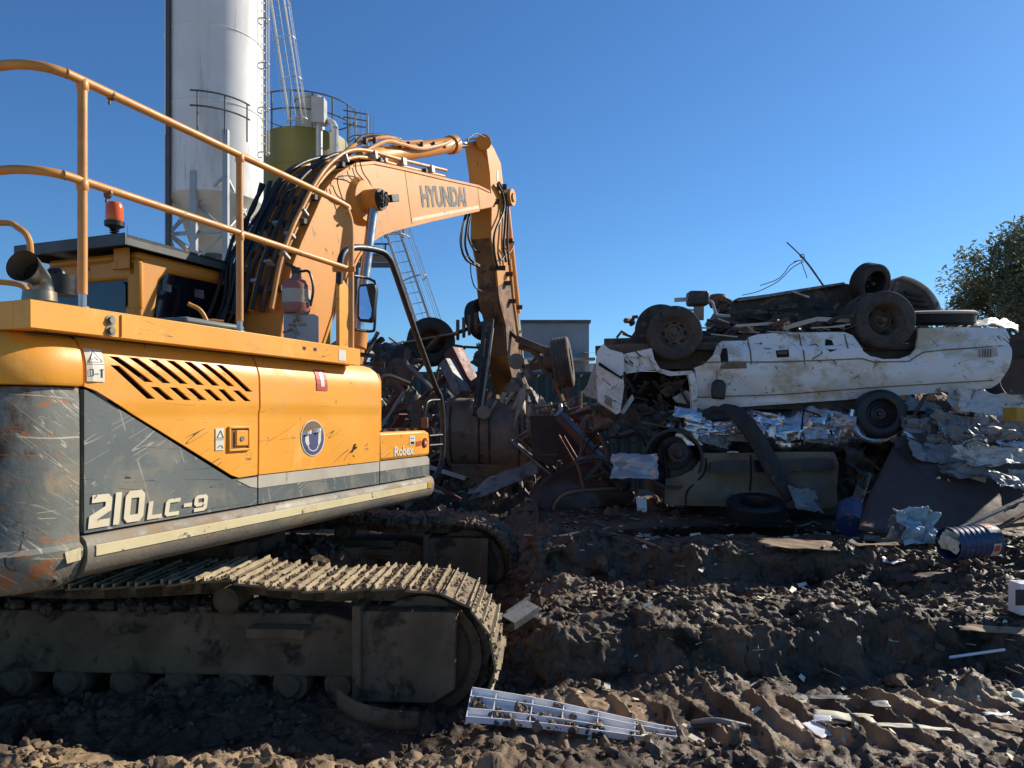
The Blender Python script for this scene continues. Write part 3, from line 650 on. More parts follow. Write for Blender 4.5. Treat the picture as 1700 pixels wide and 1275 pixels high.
c.build('counterweight_cap', M['yellow'], EX, smooth=40)
c = MB(); c.plate([(-2.09,1.155),(-2.025,1.16),(-2.025,1.215),(-2.1,1.205)], SM @ Matrix.Translation((0,0,1.384)), .002); c.build('reflective_stripe', M['cream'], CW, smooth=0)
# kick beam around the hood
b = MB(); b.box((1.37,-1.07,2.21), (.1,2.42,.118), MM)
b.box((.72,-2.23,2.21), (1.2,.1,.117), MM)
BEAM = b.build('kick_beam', M['yellow'], EX, bevel=.004)
bl = MB()
for pp in ((183,532),(183,549)):
    y, z = sidep(pp[0], pp[1], 1.42); bl.cyl(m3(1.41,y,z), m3(1.437,y,z), .018, .016, 6); bl.cyl(m3(1.41,y,z), m3(1.424,y,z), .026, .026, 16)
bl.build('bolt', M['exhaust'], BEAM, smooth=0)
bl = MB(); y, z = sidep(195,540,1.42); bl.box((1.424,y+.02,z), (.007,.006,.1), MM); bl.build('weld_seam', M['yellow'], BEAM)
gp = MB(); gp.box((1.30,-1.05,2.152), (.1,2.3,.01), MM); gp.build('gasket', M['darkmetal'], EX)
# hood
h = MB()
def hoodf(u, v):
    y = -2.15+u*2.15; a = math.pi*v; x = .2+1.02*math.copysign(abs(math.cos(a))**.45, math.cos(a)); z = 2.13+.23*abs(math.sin(a))**.5
    e = min(u, 1-u); z -= .2*max(0, 1-e/.12)**2
    return m3(x, y, z)
h.grid(hoodf, 24, 30); h.build('engine_hood', M['hood'], EX, smooth=60)
h = MB(); h.box((.55,-.75,2.365), (.8,.5,.04), MM); h.build('hood_vent', M['hood'], EX, bevel=.02)
sm_ = MB()
for k in range(3): sm_.bar(m3(.95,-.62+.05*k,2.35), m3(1.18,-.62+.05*k,2.25), .012, .012)
split_build(sm_, 'grille', M['black'], EX)
# exhaust
e = MB(); P0 = m3(.55,-1.62,2.3)
pth = [at(72,500,3.95), at(72,478,3.95), at(68,466,3.94), at(58,454,3.90), at(37,441,3.80)]
e.tube(pth, [.05,.05,.052,.062,.086], 24, caps=False); e.tube([pth[-1], pth[-2]], [.081,.057], 24, caps=False)
e.cyl(at(66,500,3.95), at(66,484,3.95), .085, .08, 24); e.build('exhaust_pipe', M['exhaust'], EX, smooth=50)
e = MB(); dd = (pth[-1]-pth[-2]).normalized(); e.cyl(pth[-2]-dd*.02, pth[-2]+dd*.01, .05, .05, 20); e.build('exhaust_bore', M['gap'], EX)
e = MB(); e.cyl(at(100,490,4.6), at(100,458,4.6), .09,.1, 18); e.tube(smoothpath([at(70,465,4.6), at(80,452,4.6), at(100,450,4.6), at(104,462,4.6)]), .02, 8); e.build('air_intake', M['black'], EX)
# handrails
def S3(px, py, x=1.33):
    y, z = sidep(px, py, x); return m3(x, y, z)
hr = MB(); rp = .021
zt, zm = 3.30, 2.85
yR = sidep(583,400,1.33)[0]; yP1 = sidep(137,300,1.33)[0]; yP2 = sidep(398,300,1.33)[0]
def corner(z): return [m3(.9,-2.22,z), m3(1.1,-2.205,z), m3(1.22,-2.18,z), m3(1.295,-2.125,z), m3(1.325,-2.05,z), m3(1.33,yP1,z)]
hr.tube(smoothpath([m3(.2,-2.24,zt)]+corner(zt)+[m3(1.33,-1.2,zt), m3(1.33,yR-.16,zt), m3(1.33,yR-.05,zt-.04), m3(1.33,yR,zt-.15), m3(1.33,yR,zt-.4), m3(1.33,yR,2.28)], 8), rp, 14)
hr.tube(smoothpath([m3(.2,-2.24,zm)]+corner(zm)+[m3(1.33,-1,zm), m3(1.33,yR,zm)], 8), rp*.92, 14)
for yp in (yP1, yP2):
    hr.cyl(m3(1.33,yp,2.34), m3(1.33,yp,zt), rp*.98, None, 14)
    for zz in (zm, zt):   # weld collars
        hr.lathe([(rp*.9,-.028),(rp*1.18,-.02),(rp*1.22,0),(rp*1.18,.02),(rp*.9,.028)], Matrix.Translation(m3(1.33,yp,zz-.02)), 12)
HR = hr.build('handrail', M['rail'], EX, smooth=50)
ft = MB()
for yp in (yP1, yP2): ft.cyl(m3(1.33,yp,2.265), m3(1.33,yp,2.345), .017, .017, 10); ft.cyl(m3(1.33,yp,2.265), m3(1.33,yp,2.285), .03, .026, 10)
split_build(ft, 'post_foot', M['steel'], HR)
ct = MB()
for px, py, xx in ((183,158,0),(178,321,0)):
    p = S3(px, py); a = S3(px+10, py+5); ct.tube([p+(p-a)*.0+Vector((0,0,.0)), p+(a-p)*.35], .0245, 10); ct.tube([p+Vector((0,0,-.015)), p+Vector((.0,-.01,-.045))], .006, 6)
split_build(ct, 'cable_tie', M['brown'], HR)
lr = MB(); lr.tube(smoothpath([at(-120,385,5.2), at(0,370,5.2), at(30,378,5.2), at(48,398,5.2), at(51,440,5.2), at(51,520,5.2)], 8), .022, 10); lr.tube(smoothpath([at(-60,465,4.8), at(0,468,4.8), at(36,474,4.8), at(48,490,4.8)], 6), .02, 10); lr.build('rear_handrail', M['rail'], EX)
# cab
cab = MB()
cb_prof = [(-.15,1.3),(-.15,2.9),(-.10,3.02),(.05,3.06),(1.35,3.06),(1.55,2.98),(1.72,2.5),(1.75,1.9),(1.6,1.3)]
# frame of pillars and roof instead of a solid block
cab.box((-.88,.72,3.03), (1.0,1.75,.07), MM)
cab.box((-.88,-.13,2.0), (1.0,.07,1.3), MM); cab.box((-1.34,-.13,2.8), (.1,.07,.4), MM); cab.box((-.435,-.13,2.8), (.13,.07,.4), MM); cab.box((-.88,-.13,2.93), (1.0,.07,.17), MM)
cab.prism([m3(-.385,-.16,1.3), m3(-.385,.0,1.3), m3(-.385,-.0,2.5), m3(-.385,.06,2.86), m3(-.385,.16,2.945), m3(-.385,1.6,2.965), m3(-.385,1.6,3.06), m3(-.385,-.02,3.06), m3(-.385,-.12,3.03), m3(-.385,-.16,2.9)], m3(-.47,0,0)-m3(-.385,0,0))
cab.box((-.43,1.58,2.3), (.08,.1,1.6), MM); cab.box((-1.34,.72,2.0), (.08,1.8,1.5), MM); cab.box((-.43,.75,1.85), (.08,1.7,.9), MM)
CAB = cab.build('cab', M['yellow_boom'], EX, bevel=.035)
gl = MB(); gl.box((-.43,.8,2.62), (.012,1.5,.68), MM); gl.build('side_window', M['glass'], CAB)
gl = MB(); gl.box((-.88,-.125,2.74), (.8,.012,.26), MM); gl.build('rear_window', M['glass'], CAB)
fr = MB(); fr.plate([(-1.24,2.55),(-.5,2.55),(-.5,2.8),(-.54,2.84),(-1.2,2.84),(-1.24,2.8)], MM @ Matrix(((1,0,0,0),(0,0,-1,-.166),(0,1,0,0),(0,0,0,1))), .006); fr.build('window_seal', M['glass'], CAB, smooth=0)
ci = MB(); ci.box((-.9,.8,2.1), (.5,.5,.8), MM); ci.box((-.9,.6,2.75), (.3,.12,.25), MM); ci.build('operator_seat', M['black'], CAB)
st_ = MB()
y, z = sidep(277,478,-.42); st_.box((-.42,y,z), (.006,.09,.06), MM); y, z = sidep(331,488,-.42); st_.box((-.42,y,z), (.006,.1,.07), MM)
split_build(st_, 'window_sticker', M['greysheet'], CAB, smooth=0)
vz = MB(); vz.box((-.9,.82,3.125), (1.2,2.3,.03), MM); vz.box((-.9,-.335,3.105), (1.2,.02,.09), MM); vz.box((-.31,.82,3.1), (.02,2.3,.08), MM); vz.box((-1.49,.82,3.1), (.02,2.3,.08), MM)
vz.build('roof_guard', M['visor'], EX, bevel=.004)
br = MB(); br.box((-.5,-.2,3.0), (.15,.02,.16), MM); br.box((-.57,-.2,2.95), (.06,.03,.06), MM); br.build('bracket', M['yellow_boom'], EX, bevel=.004)
# beacon
bp = at(190,405,5.55)
be = MB(); be.lathe([(.05,.0),(.05,.02),(.02,.03),(.02,.1),(.045,.125),(.07,.135),(.072,.17),(.0,.171)], Matrix.Translation(bp), 20)
for k in range(5): be.lathe([(.02,.03+.016*k),(.036,.036+.016*k),(.02,.042+.016*k)], Matrix.Translation(bp), 16)
BE = be.build('beacon', M['black'], EX, smooth=40)
be = MB(); be.lathe([(.058,.172),(.063,.19),(.061,.29),(.05,.315),(0,.32)], Matrix.Translation(bp), 24); be.build('beacon_lens', M['lens'], BE, smooth=50)
an = MB(); q = at(212,408,5.6); an.cyl(q, q+Vector((0,0,.03)), .02, .01, 10); an.cyl(q, q+Vector((0,0,.16)), .003, .002, 5)
an.cyl(at(160,410,5.5), at(150,398,5.5), .004, .003, 5); an.cyl(at(165,410,5.5), at(165,397,5.5), .004, .003, 5); an.build('antenna', M['black'], EX)
# stickers and door hardware on the side
def onside(px, py, dx=.012):
    y, z = sidep(px, py); return y, z, 1.35+sprof(y, z)+dx
def sticker(name, x0, y0, x1, y1, mat, parent, dx=.0045, inset=None):
    a = sidep(x0, y0); b = sidep(x1, y0); c_ = sidep(x1, y1); d_ = sidep(x0, y1); ym = (a[0]+b[0])/2; zm_ = (a[1]+d_[1])/2
    ww = (b[0]-a[0]); hh = a[1]-d_[1]; y0_ = a[0]
    mb = MB(); mb.plate([(a[0],d_[1]),(b[0],d_[1]),(b[0],a[1]),(a[0],a[1])], SM @ Matrix.Translation((0,0,1.35+dx)), .001, .05, .03, sprof)
    return mb.build(name, mat, parent, smooth=0)
def polyside(pts, dx, mb, th=.0008):
    mb.plate([sidep(*p) for p in pts], SM @ Matrix.Translation((0,0,1.35+dx)), th, .05, .03, sprof)
w1 = sticker('warning_sticker', 141, 578, 169, 633, M['sticker'], EX)
t_ = MB()
def linepx(mb, pts, wpx, dx, closed=False):
    P = [Vector(p) for p in pts]; 
    seg = list(zip(P, P[1:]+([P[0]] if closed else [])))
    if not closed: seg = seg[:len(P)-1]
    for k, (a, b) in enumerate(seg):
        d_ = (b-a); n = Vector((-d_.y, d_.x)).normalized()*wpx/2
        polyside([tuple(a+n), tuple(b+n), tuple(b-n), tuple(a-n)], dx+.0003*k, mb)
linepx(t_, [(144,601),(167,601),(154,582)], 1.2, .006, True)
linepx(t_, [(142,604),(169,605)], .8, .0062)
linepx(t_, [(145,613),(150,613),(150,624),(145,624)], .8, .006, True); linepx(t_, [(152,621),(159,621)], .9, .0064)
linepx(t_, [(164,613),(164,627)], 2.5, .0063); linepx(t_, [(161,614),(168,614)], 1, .0072); linepx(t_, [(150,597),(155,593),(160,598)], 1, .0065)
t_.build('pictogram', M['black'], w1, smooth=0)
w2 = sticker('warning_sticker', 355, 711, 369, 748, M['sticker'], EX)
t_ = MB(); linepx(t_, [(357,727),(368,727),(363,715)], .9, .006, True); linepx(t_, [(355,730),(369,730)], .6, .0062); linepx(t_, [(358,744),(361,740),(365,740),(367,744)], .9, .006); t_.build('pictogram', M['black'], w2, smooth=0)
# latch
y, z = sidep(394,728); X = 1.35+sprof(y, z)
lt = MB()
for (yy, zz, sy, sz) in ((y, z+.064, .17, .014), (y, z-.064, .17, .014), (y-.078, z, .014, .114), (y+.078, z, .014, .114)): lt.box((X+.004,yy,zz), (.02,sy,sz), MM)
lt.build('latch_frame', M['yellow'], D1, bevel=.003)
lb = MB(); lb.box((X+.0015,y,z), (.003,.142,.112), MM); LB = lb.build('latch_recess', M['brown'], D1)
lb = MB(); lb.prism([m3(X+.003,y-.035,z-.045), m3(X+.003,y+.068,z-.045), m3(X+.016,y+.06,z-.04), m3(X+.016,y-.03,z-.04)], (0,0,.088)); lb.build('latch_handle', M['yellow'], D1, bevel=.003)
lb = MB(); lb.cyl(m3(X+.014,y+.012,z), m3(X+.021,y+.012,z), .016, .015, 18); lb.build('lock', M['steel'], D1)
# fire point sticker, hearing sign
s1 = sticker('fire_sticker', 522, 613, 540, 648, M['red'], EX)
t_ = MB(); polyside([(528,618),(534,617),(535,642),(529,642)], .006, t_); t_.build('pictogram', M['sticker'], s1, smooth=0)
def ellipse(cx, cy, rx, ry, n=28, a0=0, a1=360): return [(cx+rx*math.cos(R(a0+(a1-a0)*k/n)), cy+ry*math.sin(R(a0+(a1-a0)*k/n))) for k in range(n if a1-a0 == 360 else n+1)]
t_ = MB(); polyside(ellipse(517,727,19.5,30), .004, t_); HS = t_.build('hearing_sign', M['sticker'], EX, smooth=0)
t_ = MB(); polyside(ellipse(517,727,18,28.3), .0052, t_); t_.build('sign_face', M['signblue'], HS, smooth=0)
t_ = MB(); polyside(ellipse(517,727,18,28.3,14,198,342), .0064, t_); t_.build('faded_patch', M['brown'], HS, smooth=0)
t_ = MB(); polyside([(504,722),(509,720),(511,738),(507,740),(504,733)], .0064, t_); polyside([(526,718),(530,717),(530,731),(528,737),(525,737)], .0064, t_)
linepx(t_, [(508,738),(511,746),(517,749),(523,746),(527,736)], 1.6, .0064); t_.build('earmuffs', M['sticker'], HS, smooth=0)
t_ = MB()
a = [sidep(*p) for p in ((497,718),(517,712),(535,709),(534,714),(517,719),(500,722))]
def _tw(u, v): return sprof(u, v)+.014+.012*math.sin(u*60)
t_.plate(a, SM @ Matrix.Translation((0,0,1.35)), .0012, .02, .01, _tw); t_.build('torn_paper', M['plastic'], HS, smooth=0)
sc = MB()
polyside([(579,752),(583,746),(586,737),(590,737),(588,742),(592,741),(590,745),(586,747),(584,751)], .0014, sc); polyside([(584,757),(586,755),(587,759)], .0014, sc); split_build(sc, 'paint_chip', M['black'], D2, smooth=0)
t_ = MB(); a = sidep(568,590,1.42); t_.box((1.4212,a[0],a[1]), (.002,.085,.075), MM); t_.build('warning_sticker', M['sticker'], BEAM, smooth=0)
t_ = MB(); a = sidep(505,578,1.42); t_.box((1.421,a[0],a[1]), (.002,.03,.02), MM); a = sidep(523,580,1.42); t_.box((1.421,a[0],a[1]), (.002,.03,.02), MM); split_build(t_, 'paint_chip', M['black'], BEAM, smooth=0)
def flatside(pts, x, mb, th=.001): mb.plate([sidep(*p, x) for p in pts], SM @ Matrix.Translation((0,0,x)), th)
t_ = MB(); flatside([(680,724),(689,723),(689,738),(680,739)], 1.352, t_); s2 = t_.build('small_sticker', M['sticker'], EX, smooth=0)
t_ = MB(); flatside([(682,733),(688,733),(688,737),(682,737)], 1.3535, t_); flatside([(682,727),(687,727),(687,728),(682,728)], 1.3535, t_); t_.build('print', M['black'], s2, smooth=0)
t_ = MB(); flatside([(691,733),(700,731),(700,739),(691,741)], 1.3525, t_); t_.build('red_sticker', M['red'], TB, smooth=0)
rf = MB(); y, z = sidep(705,735); X = 1.335
rf.cyl(m3(X,y,z), m3(X+.022,y,z), .043, .041, 24); RF = rf.build('reflector', M['black'], EX)
rf = MB(); rf.cyl(m3(X+.02,y,z), m3(X+.026,y,z), .032, .03, 24); rf.build('reflector_lens', M['red'], RF)
rf = MB(); rf.cyl(m3(X+.0255,y,z), m3(X+.0285,y,z), .013, .012, 16); rf.build('reflector_centre', M['sticker'], RF)
# ---- lettering
def strokes(paths, thick):
    """each path: list of (x, y); closed when first == last; mitred strip without overlaps"""
    out = []
    for P in paths:
        P = [Vector(p) for p in P]; closed = (P[0]-P[-1]).length < 1e-6
        if closed: P = P[:-1]
        n = len(P); Lf = []; Rt = []
        for i in range(n):
            if closed: a = (P[i]-P[i-1]).normalized(); b = (P[(i+1) % n]-P[i]).normalized()
            else:
                a = (P[i]-P[i-1]).normalized() if i > 0 else (P[1]-P[0]).normalized(); b = (P[i+1]-P[i]).normalized() if i < n-1 else a
            na = Vector((-a.y, a.x)); nb = Vector((-b.y, b.x)); mt = (na+nb); mt = mt/max(.35, mt.dot(na))
            Lf.append(P[i]+mt*thick/2); Rt.append(P[i]-mt*thick/2)
        m = n if closed else n-1
        for i in range(m): j = (i+1) % n; out.append([Lf[i], Lf[j], Rt[j], Rt[i]])
    return out
GL = {'2': [[(.05,.88),(.6,.88),(.68,.8),(.68,.55),(.12,.3),(.12,.12),(.78,.12)]], '1': [[(.12,0),(.12,1.0)]],
      '0': [[(.12,.2),(.2,.12),(.6,.12),(.68,.2),(.68,.8),(.6,.88),(.2,.88),(.12,.8),(.12,.2)]],
      'L': [[(.12,1),(.12,.12),(.75,.12)]], 'C': [[(.78,.88),(.2,.88),(.12,.8),(.12,.2),(.2,.12),(.78,.12)]],
      '-': [[(.05,.5),(.5,.5)]], '9': [[(.05,.12),(.6,.12),(.68,.2),(.68,.8),(.6,.88),(.2,.88),(.12,.8),(.12,.5),(.2,.42),(.55,.42)]]}
ADV = {'2': .92, '1': .4, '0': .98, 'L': .88, 'C': .96, '-': .62, '9': .95}
def blocktext(mb, s_, y, z, h_, wsc, xp, shear=.12):
    k = y
    for c_ in s_:
        for quad in strokes(GL[c_], .235 if h_ > .11 else .22):
            mb.add([m3(xp, k+(q_.x+shear*q_.y)*h_*wsc, z+q_.y*h_) for q_ in quad], [(0,3,2,1)])
        k += ADV[c_]*h_*wsc
    return k
tx = MB(); k = blocktext(tx, '210', -1.972, 1.285, .15, .93, 1.3605); k = blocktext(tx, 'LC-9', -1.655, 1.283, .088, 1.36, 1.3605)
tx.build('lettering', M['letter'], GP, smooth=0)
def fonttext(s_, pL, pR, hgt_, nrm, name, mat, parent, bold=.0, shear=0):
    cu = bpy.data.curves.new('t', 'FONT'); cu.body = s_; cu.size = 1; cu.offset = bold; cu.shear = shear; cu.resolution_u = 4
    o = bpy.data.objects.new('t', cu); COL.objects.link(o); bpy.context.view_layer.update()
    dg = bpy.context.evaluated_depsgraph_get(); mm = bpy.data.meshes.new_from_object(o.evaluated_get(dg))
    vs_ = [v.co.copy() for v in mm.vertices]; fs_ = [tuple(p.vertices) for p in mm.polygons]
    bpy.data.objects.remove(o)
    x0 = min(v.x for v in vs_); x1 = max(v.x for v in vs_); y1 = max(v.y for v in vs_); y0 = 0
    pL = Vector(pL); pR = Vector(pR); ex = (pR-pL); nn = Vector(nrm).normalized(); ey = nn.cross(ex.normalized())
    if ey.z < 0: ey = -ey
    mb = MB(); mb.add([pL+ex*((v.x-x0)/(x1-x0))+ey*((v.y)/(y1)*hgt_) for v in vs_], fs_)
    return mb.build(name, mat, parent, smooth=0)
nX = MM.to_3x3() @ Vector((1,0,0))
a = sidep(655,757,1.3535); b2 = sidep(687,752,1.3535)
fonttext('Robex', m3(1.3535,*a), m3(1.3535,b2[0],a[1]), .075, nX, 'lettering', M['sticker'], TB, bold=.03)
# ---- boom
BX = .27
def bmp(px, py, x=BX): y, z = sidep(px, py, x); return (y, z)
outline = [(462,585),(470,520),(484,446),(503,398),(521,358),(538,319),(561,290),(589,273),(620,270),(671,281),(746,299),(793,309),(812,318),(824,332),(818,344),(795,349),(753,358),(716,366),(680,375),(655,381),(635,388),(612,402),(596,424),(580,455),(565,492),(550,530),(535,575)]
BP = [bmp(*p) for p in outline]
bo = MB(); BM_ = SM @ Matrix.Translation((0,0,BX)); bo.plate(BP, BM_, 2*BX-.02)
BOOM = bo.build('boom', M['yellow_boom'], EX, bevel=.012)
fl = MB()   # flange edges standing proud of the side plates
for i in list(range(1, 12))+list(range(15, 26)):
    a = BP[i]; b_ = BP[(i+1) % len(BP)]; fl.bar(m3(BX+.006,*a), m3(BX+.006,*b_), .03, .012, up=nX)
fl.build('boom_flange', M['yellow_boom'], BOOM, bevel=.002)
sm = MB()
for p, q_ in (((672,283),(684,373)),((793,311),(797,347))): sm.bar(m3(BX+.001,*bmp(*p)), m3(BX+.001,*bmp(*q_)), .006, .004, up=nX)
split_build(sm, 'weld_seam', M['brown'], BOOM)
a = bmp(701,342,BX+.003); b2 = bmp(775,341,BX+.003)
fonttext('HYUNDAI', m3(BX+.004,*a), m3(BX+.004,*b2), .235, nX, 'lettering', M['letter_dark'], BOOM, bold=.045)
ys_ = MB(); ys_.plate([bmp(684,362,BX+.003), bmp(795,341,BX+.003), bmp(795,346,BX+.003), bmp(684,368,BX+.003)], SM @ Matrix.Translation((0,0,BX+.004)), .003); ys_.build('reflective_stripe', M['cream'], BOOM, smooth=0)
# boom pin boss, cylinder, work light
def B3(px, py, x): return m3(x, *sidep(px, py, x))
bs = MB(); pc = bmp(600,335,BX)
bs.cyl(m3(BX-.01,*pc), m3(BX+.06,*pc), .25, .2, 28); bs.cyl(m3(BX,*pc), m3(BX+.22,*pc), .11, .11, 20)
bs.build('pin_boss', M['yellow_boom'], BOOM)
for sx in (1, -1):
    x_ = sx*.42; top = m3(x_, pc[0], pc[1]); bot = m3(x_, 1.35, 1.25); dv = (bot-top).normalized(); L_ = (bot-top).length
    cy = MB(); cy.cyl(bot, top+dv*(L_*.52), .085, .085, 20); cy.cyl(top+dv*(L_*.5), top+dv*(L_*.56), .1, .1, 20); CY = cy.build('boom_cylinder', M['yellow_boom'], EX)
    cy = MB(); cy.cyl(top, top+dv*(L_*.54), .05, .05, 20); cy.build('piston_rod', M['steel'], CY)
    cy = MB(); ax_ = nX*.09; cy.cyl(top-ax_, top+ax_, .105, .105, 22); cy.build('rod_eye', M['black'], CY)
    cy = MB(); cy.cyl(top+ax_, top+ax_+nX*.03, .08, .06, 14)
    for k in range(26):
        th = k*2.4; rr_ = .02+.07*((k*37) % 10)/10; q_ = top+nX*.12+(MM.to_3x3() @ Vector((0, math.cos(th), math.sin(th))))*rr_; cy.box(q_, (.02,.025,.02))
    cy.build('grease_cap', M['darkmetal'], CY, smooth=0)
wl = MB(); q0 = B3(628,332,.42); q1 = B3(645,330,.42); wl.bar(q0, q1, .05, .05); wl.bar(B3(644,330,.42), B3(656,329,.42), .1, .075); wl.build('work_light', M['black'], EX, bevel=.006)
wl = MB(); wl.bar(B3(615,345,.38), B3(634,336,.4), .03, .07); wl.build('light_bracket', M['yellow_boom'], EX)
# thin wires looping by the boss
wr = MB()
for pts_ in ([(575,350),(560,300),(572,292),(592,296),(610,318)], [(552,308),(560,325),(575,334)], [(590,268),(592,285),(604,300),(612,315)], [(596,262),(602,285),(612,300),(618,312)]):
    wr.tube(smoothpath([B3(x, y, BX+.05) for x, y in pts_], 6), .006, 6)
split_build(wr, 'wire', M['hose'], BOOM)
# steel pipes and hoses over the boom back
def offpt(i, off, x):
    a = Vector(BP[max(i-1,0)]); b_ = Vector(BP[i+1]); d_ = (b_-a).normalized(); n_ = Vector((-d_.y, d_.x)); p = Vector(BP[i])+n_*off; return m3(x, p.x, p.y)
idx = [1,2,3,4,5,6,7,8,9,10]
for x_, off, r_, mt in ((.2,.055,.021,'rail'),(.235,.12,.021,'rail'),(.1,.06,.024,'rust'),(.0,.07,.026,'rail'),(-.1,.06,.024,'rust'),(-.2,.07,.028,'rail'),(.05,.12,.018,'hose'),(-.16,.12,.02,'hose'),(-.26,.09,.022,'rust')):
    end = 10 if mt != 'hose' else 8
    pp = [offpt(i, off*(1+.1*math.sin(i*1.7+x_*9)), x_) for i in range(1, end+1)]
    tb_ = MB(); tb_.tube(smoothpath(pp, 5), r_, 9); tb_.build('hydraulic_hose' if mt == 'hose' else 'hydraulic_pipe', M[mt], BOOM, smooth=60)
cl_ = MB()
for t in (1.5,2.5,3.6,4.6,6.5,8.3,9.5):
    i = int(t); f = t-i; a = offpt(i,.05,-.28).lerp(offpt(i+1,.05,-.28), f); b_ = offpt(i,.05,.26).lerp(offpt(i+1,.05,.26), f); cl_.bar(a, b_, .05, .05)
split_build(cl_, 'pipe_clamp', M['darkmetal'], BOOM, bevel=.004)
clh = MB()
for (t, x_) in ((1.6,.0),(2.6,.0),(3.4,.0),(2.0,.1),(3.0,-.1),(1.9,-.2),(2.9,.2),(2.2,.235),(3.8,.235),(6.7,.235),(8.1,.235),(9.0,.235),(8.5,.2),(9.6,.235)):
    i = int(t); f = t-i; a = offpt(i,.09,x_).lerp(offpt(i+1,.09,x_), f); b_ = offpt(i,.09,x_).lerp(offpt(i+1,.09,x_), f+.07); clh.bar(a, b_, .07, .08)
split_build(clh, 'hose_clip', M['galv'], BOOM, bevel=.003)
# messy hose bundle low left of the boom
hb = MB(); random.seed(11)
for k in range(8):
    x_ = random.uniform(-.38,-.02); pts_ = []
    for i in (1,2,3,4,5): pts_.append(offpt(i, random.uniform(.1,.2), x_+random.uniform(-.03,.03)))
    pts_ = [m3(x_*1.2, .15+random.uniform(-.1,.2), 1.9)]+pts_
    hb.tube(smoothpath(pts_, 5), random.choice((.013,.017,.02)), 7)
split_build(hb, 'hose_bundle', M['hose'], BOOM, smooth=60)
hb = MB()
for k in range(9):
    a = m3(random.uniform(-.3,.5), random.uniform(-.1,.4), random.uniform(2.0,2.3)); b_ = a+Vector((random.uniform(-.3,.3), random.uniform(-.2,.3), random.uniform(-.1,.45)))
    hb.tube(smoothpath([a, (a+b_)/2+Vector((0,0,.12)), b_], 6), .017, 7)
split_build(hb, 'hose_bundle', M['rail'], BOOM, smooth=60)
# arm cylinder on the boom
ac0 = m3(0, *sidep(590,262,0)); ac0 = B3(610,262,.0); ac1 = B3(752,240,0); ac2 = B3(800,238,0); dv = (ac1-ac0).normalized()
cy = MB(); cy.cyl(ac0, ac1, .1, .1, 20); cy.cyl(ac1-dv*.1, ac1+dv*.04, .125, .125, 20); cy.cyl(ac0-dv*.05, ac0+dv*.25, .12, .12, 20)
AC = cy.build('arm_cylinder', M['yellow_boom'], EX, smooth=50)
cy = MB(); cy.cyl(ac1, ac2, .058, .058, 18); cy.build('piston_rod', M['chrome'], AC)
cy = MB(); cy.tube(smoothpath([B3(600,255,.12), B3(640,235,.14), B3(668,240,.14), B3(700,247,.14), B3(735,240,.14), B3(748,234,.12)], 5), .024, 8); cy.tube(smoothpath([B3(560,265,.0), B3(590,240,.05), B3(640,228,.05), B3(668,236,.05), B3(700,235,.05)], 5), .022, 8); cy.build('cylinder_pipe', M['rail'], AC)
cy = MB()
for px in (606,622,664,678,700,720,738): p_ = B3(px, 246 if px > 650 else 240, .1); cy.box(p_+Vector((0,0,.04)), (.035,.06,.06))
cy.tube(smoothpath([B3(575,262,-.1), B3(600,228,-.1), B3(640,226,0), B3(665,232,.05)], 5), .022, 8); split_build(cy, 'clip_hose', M['darkmetal'], AC)
# ---- arm (dipper)
AX = .17
rt_e = [(807,225),(821,247),(832,271),(836,306),(841,341),(842,388),(848,435),(853,500),(858,560),(862,600),(864,652)]
lf_e = [(852,655),(850,629),(842,590),(839,540),(829,500),(823,435),(815,395),(816,346),(813,289),(806,235)]
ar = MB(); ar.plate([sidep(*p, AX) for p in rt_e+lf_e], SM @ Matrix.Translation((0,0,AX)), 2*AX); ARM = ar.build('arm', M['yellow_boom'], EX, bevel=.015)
# grime plates on the lower arm
gr = MB(); gr.plate([sidep(*p, AX) for p in ((852,655),(850,629),(842,590),(839,540),(829,500),(826,476),(838,468),(850,474),(853,500),(858,560),(862,600),(864,652))], SM @ Matrix.Translation((0,0,AX+.006)), 2*AX+.012); gr.build('arm_tip', M['yellow_dirty'], ARM)
gp_ = MB(); p0 = sidep(806,240,-.0); 
def armrear(f0, f1, wd, off, mb):
    a = Vector(sidep(*lf_e[8],AX)).lerp(Vector(sidep(*lf_e[7],AX)), 0); 
for (i0, i1) in ((8,7),(7,6),(6,5),(5,4),(4,3),(3,2)):
    a = sidep(*lf_e[i0],AX); b_ = sidep(*lf_e[i1],AX)
    if i0 <= 6: gp_.bar(m3(0,a[0]-.004,a[1]), m3(0,b_[0]-.004,b_[1]), .008, 2*AX*.82, up=nX)
gp_.build('greasy_plate', M['yellow_dirty'], ARM, smooth=0)
lg = MB()
for sx in (-1,1):
    a = sidep(806,232,AX*sx); lg.cyl(B3(803,236,AX*sx-.03*sx), B3(803,236,AX*sx+.02*sx), .11, .11, 20)
split_build(lg, 'cylinder_lug', M['yellow_boom'], ARM, bevel=.006)
sl_ = MB(); a = sidep(806,240,0); b_ = sidep(811,285,0); sl_.bar(m3(0,a[0]-.03,a[1]), m3(0,b_[0]-.01,b_[1]), .02, .16, up=nX); sl_.build('lug_slot', M['gap'], ARM)
tp = MB(); a = sidep(822,331,0); tp.cyl(m3(-.3,*a), m3(.3,*a), .13, .13, 24); tp.cyl(m3(.3,*a), m3(.325,*a), .07, .065, 14); tp.build('pivot_pin', M['yellow_boom'], ARM)
st_ = MB(); a = sidep(826,292,AX+.003); st_.box((AX+.003,a[0],a[1]), (.004,.07,.17), MM); st_.build('sticker', M['sticker'], ARM, smooth=0)
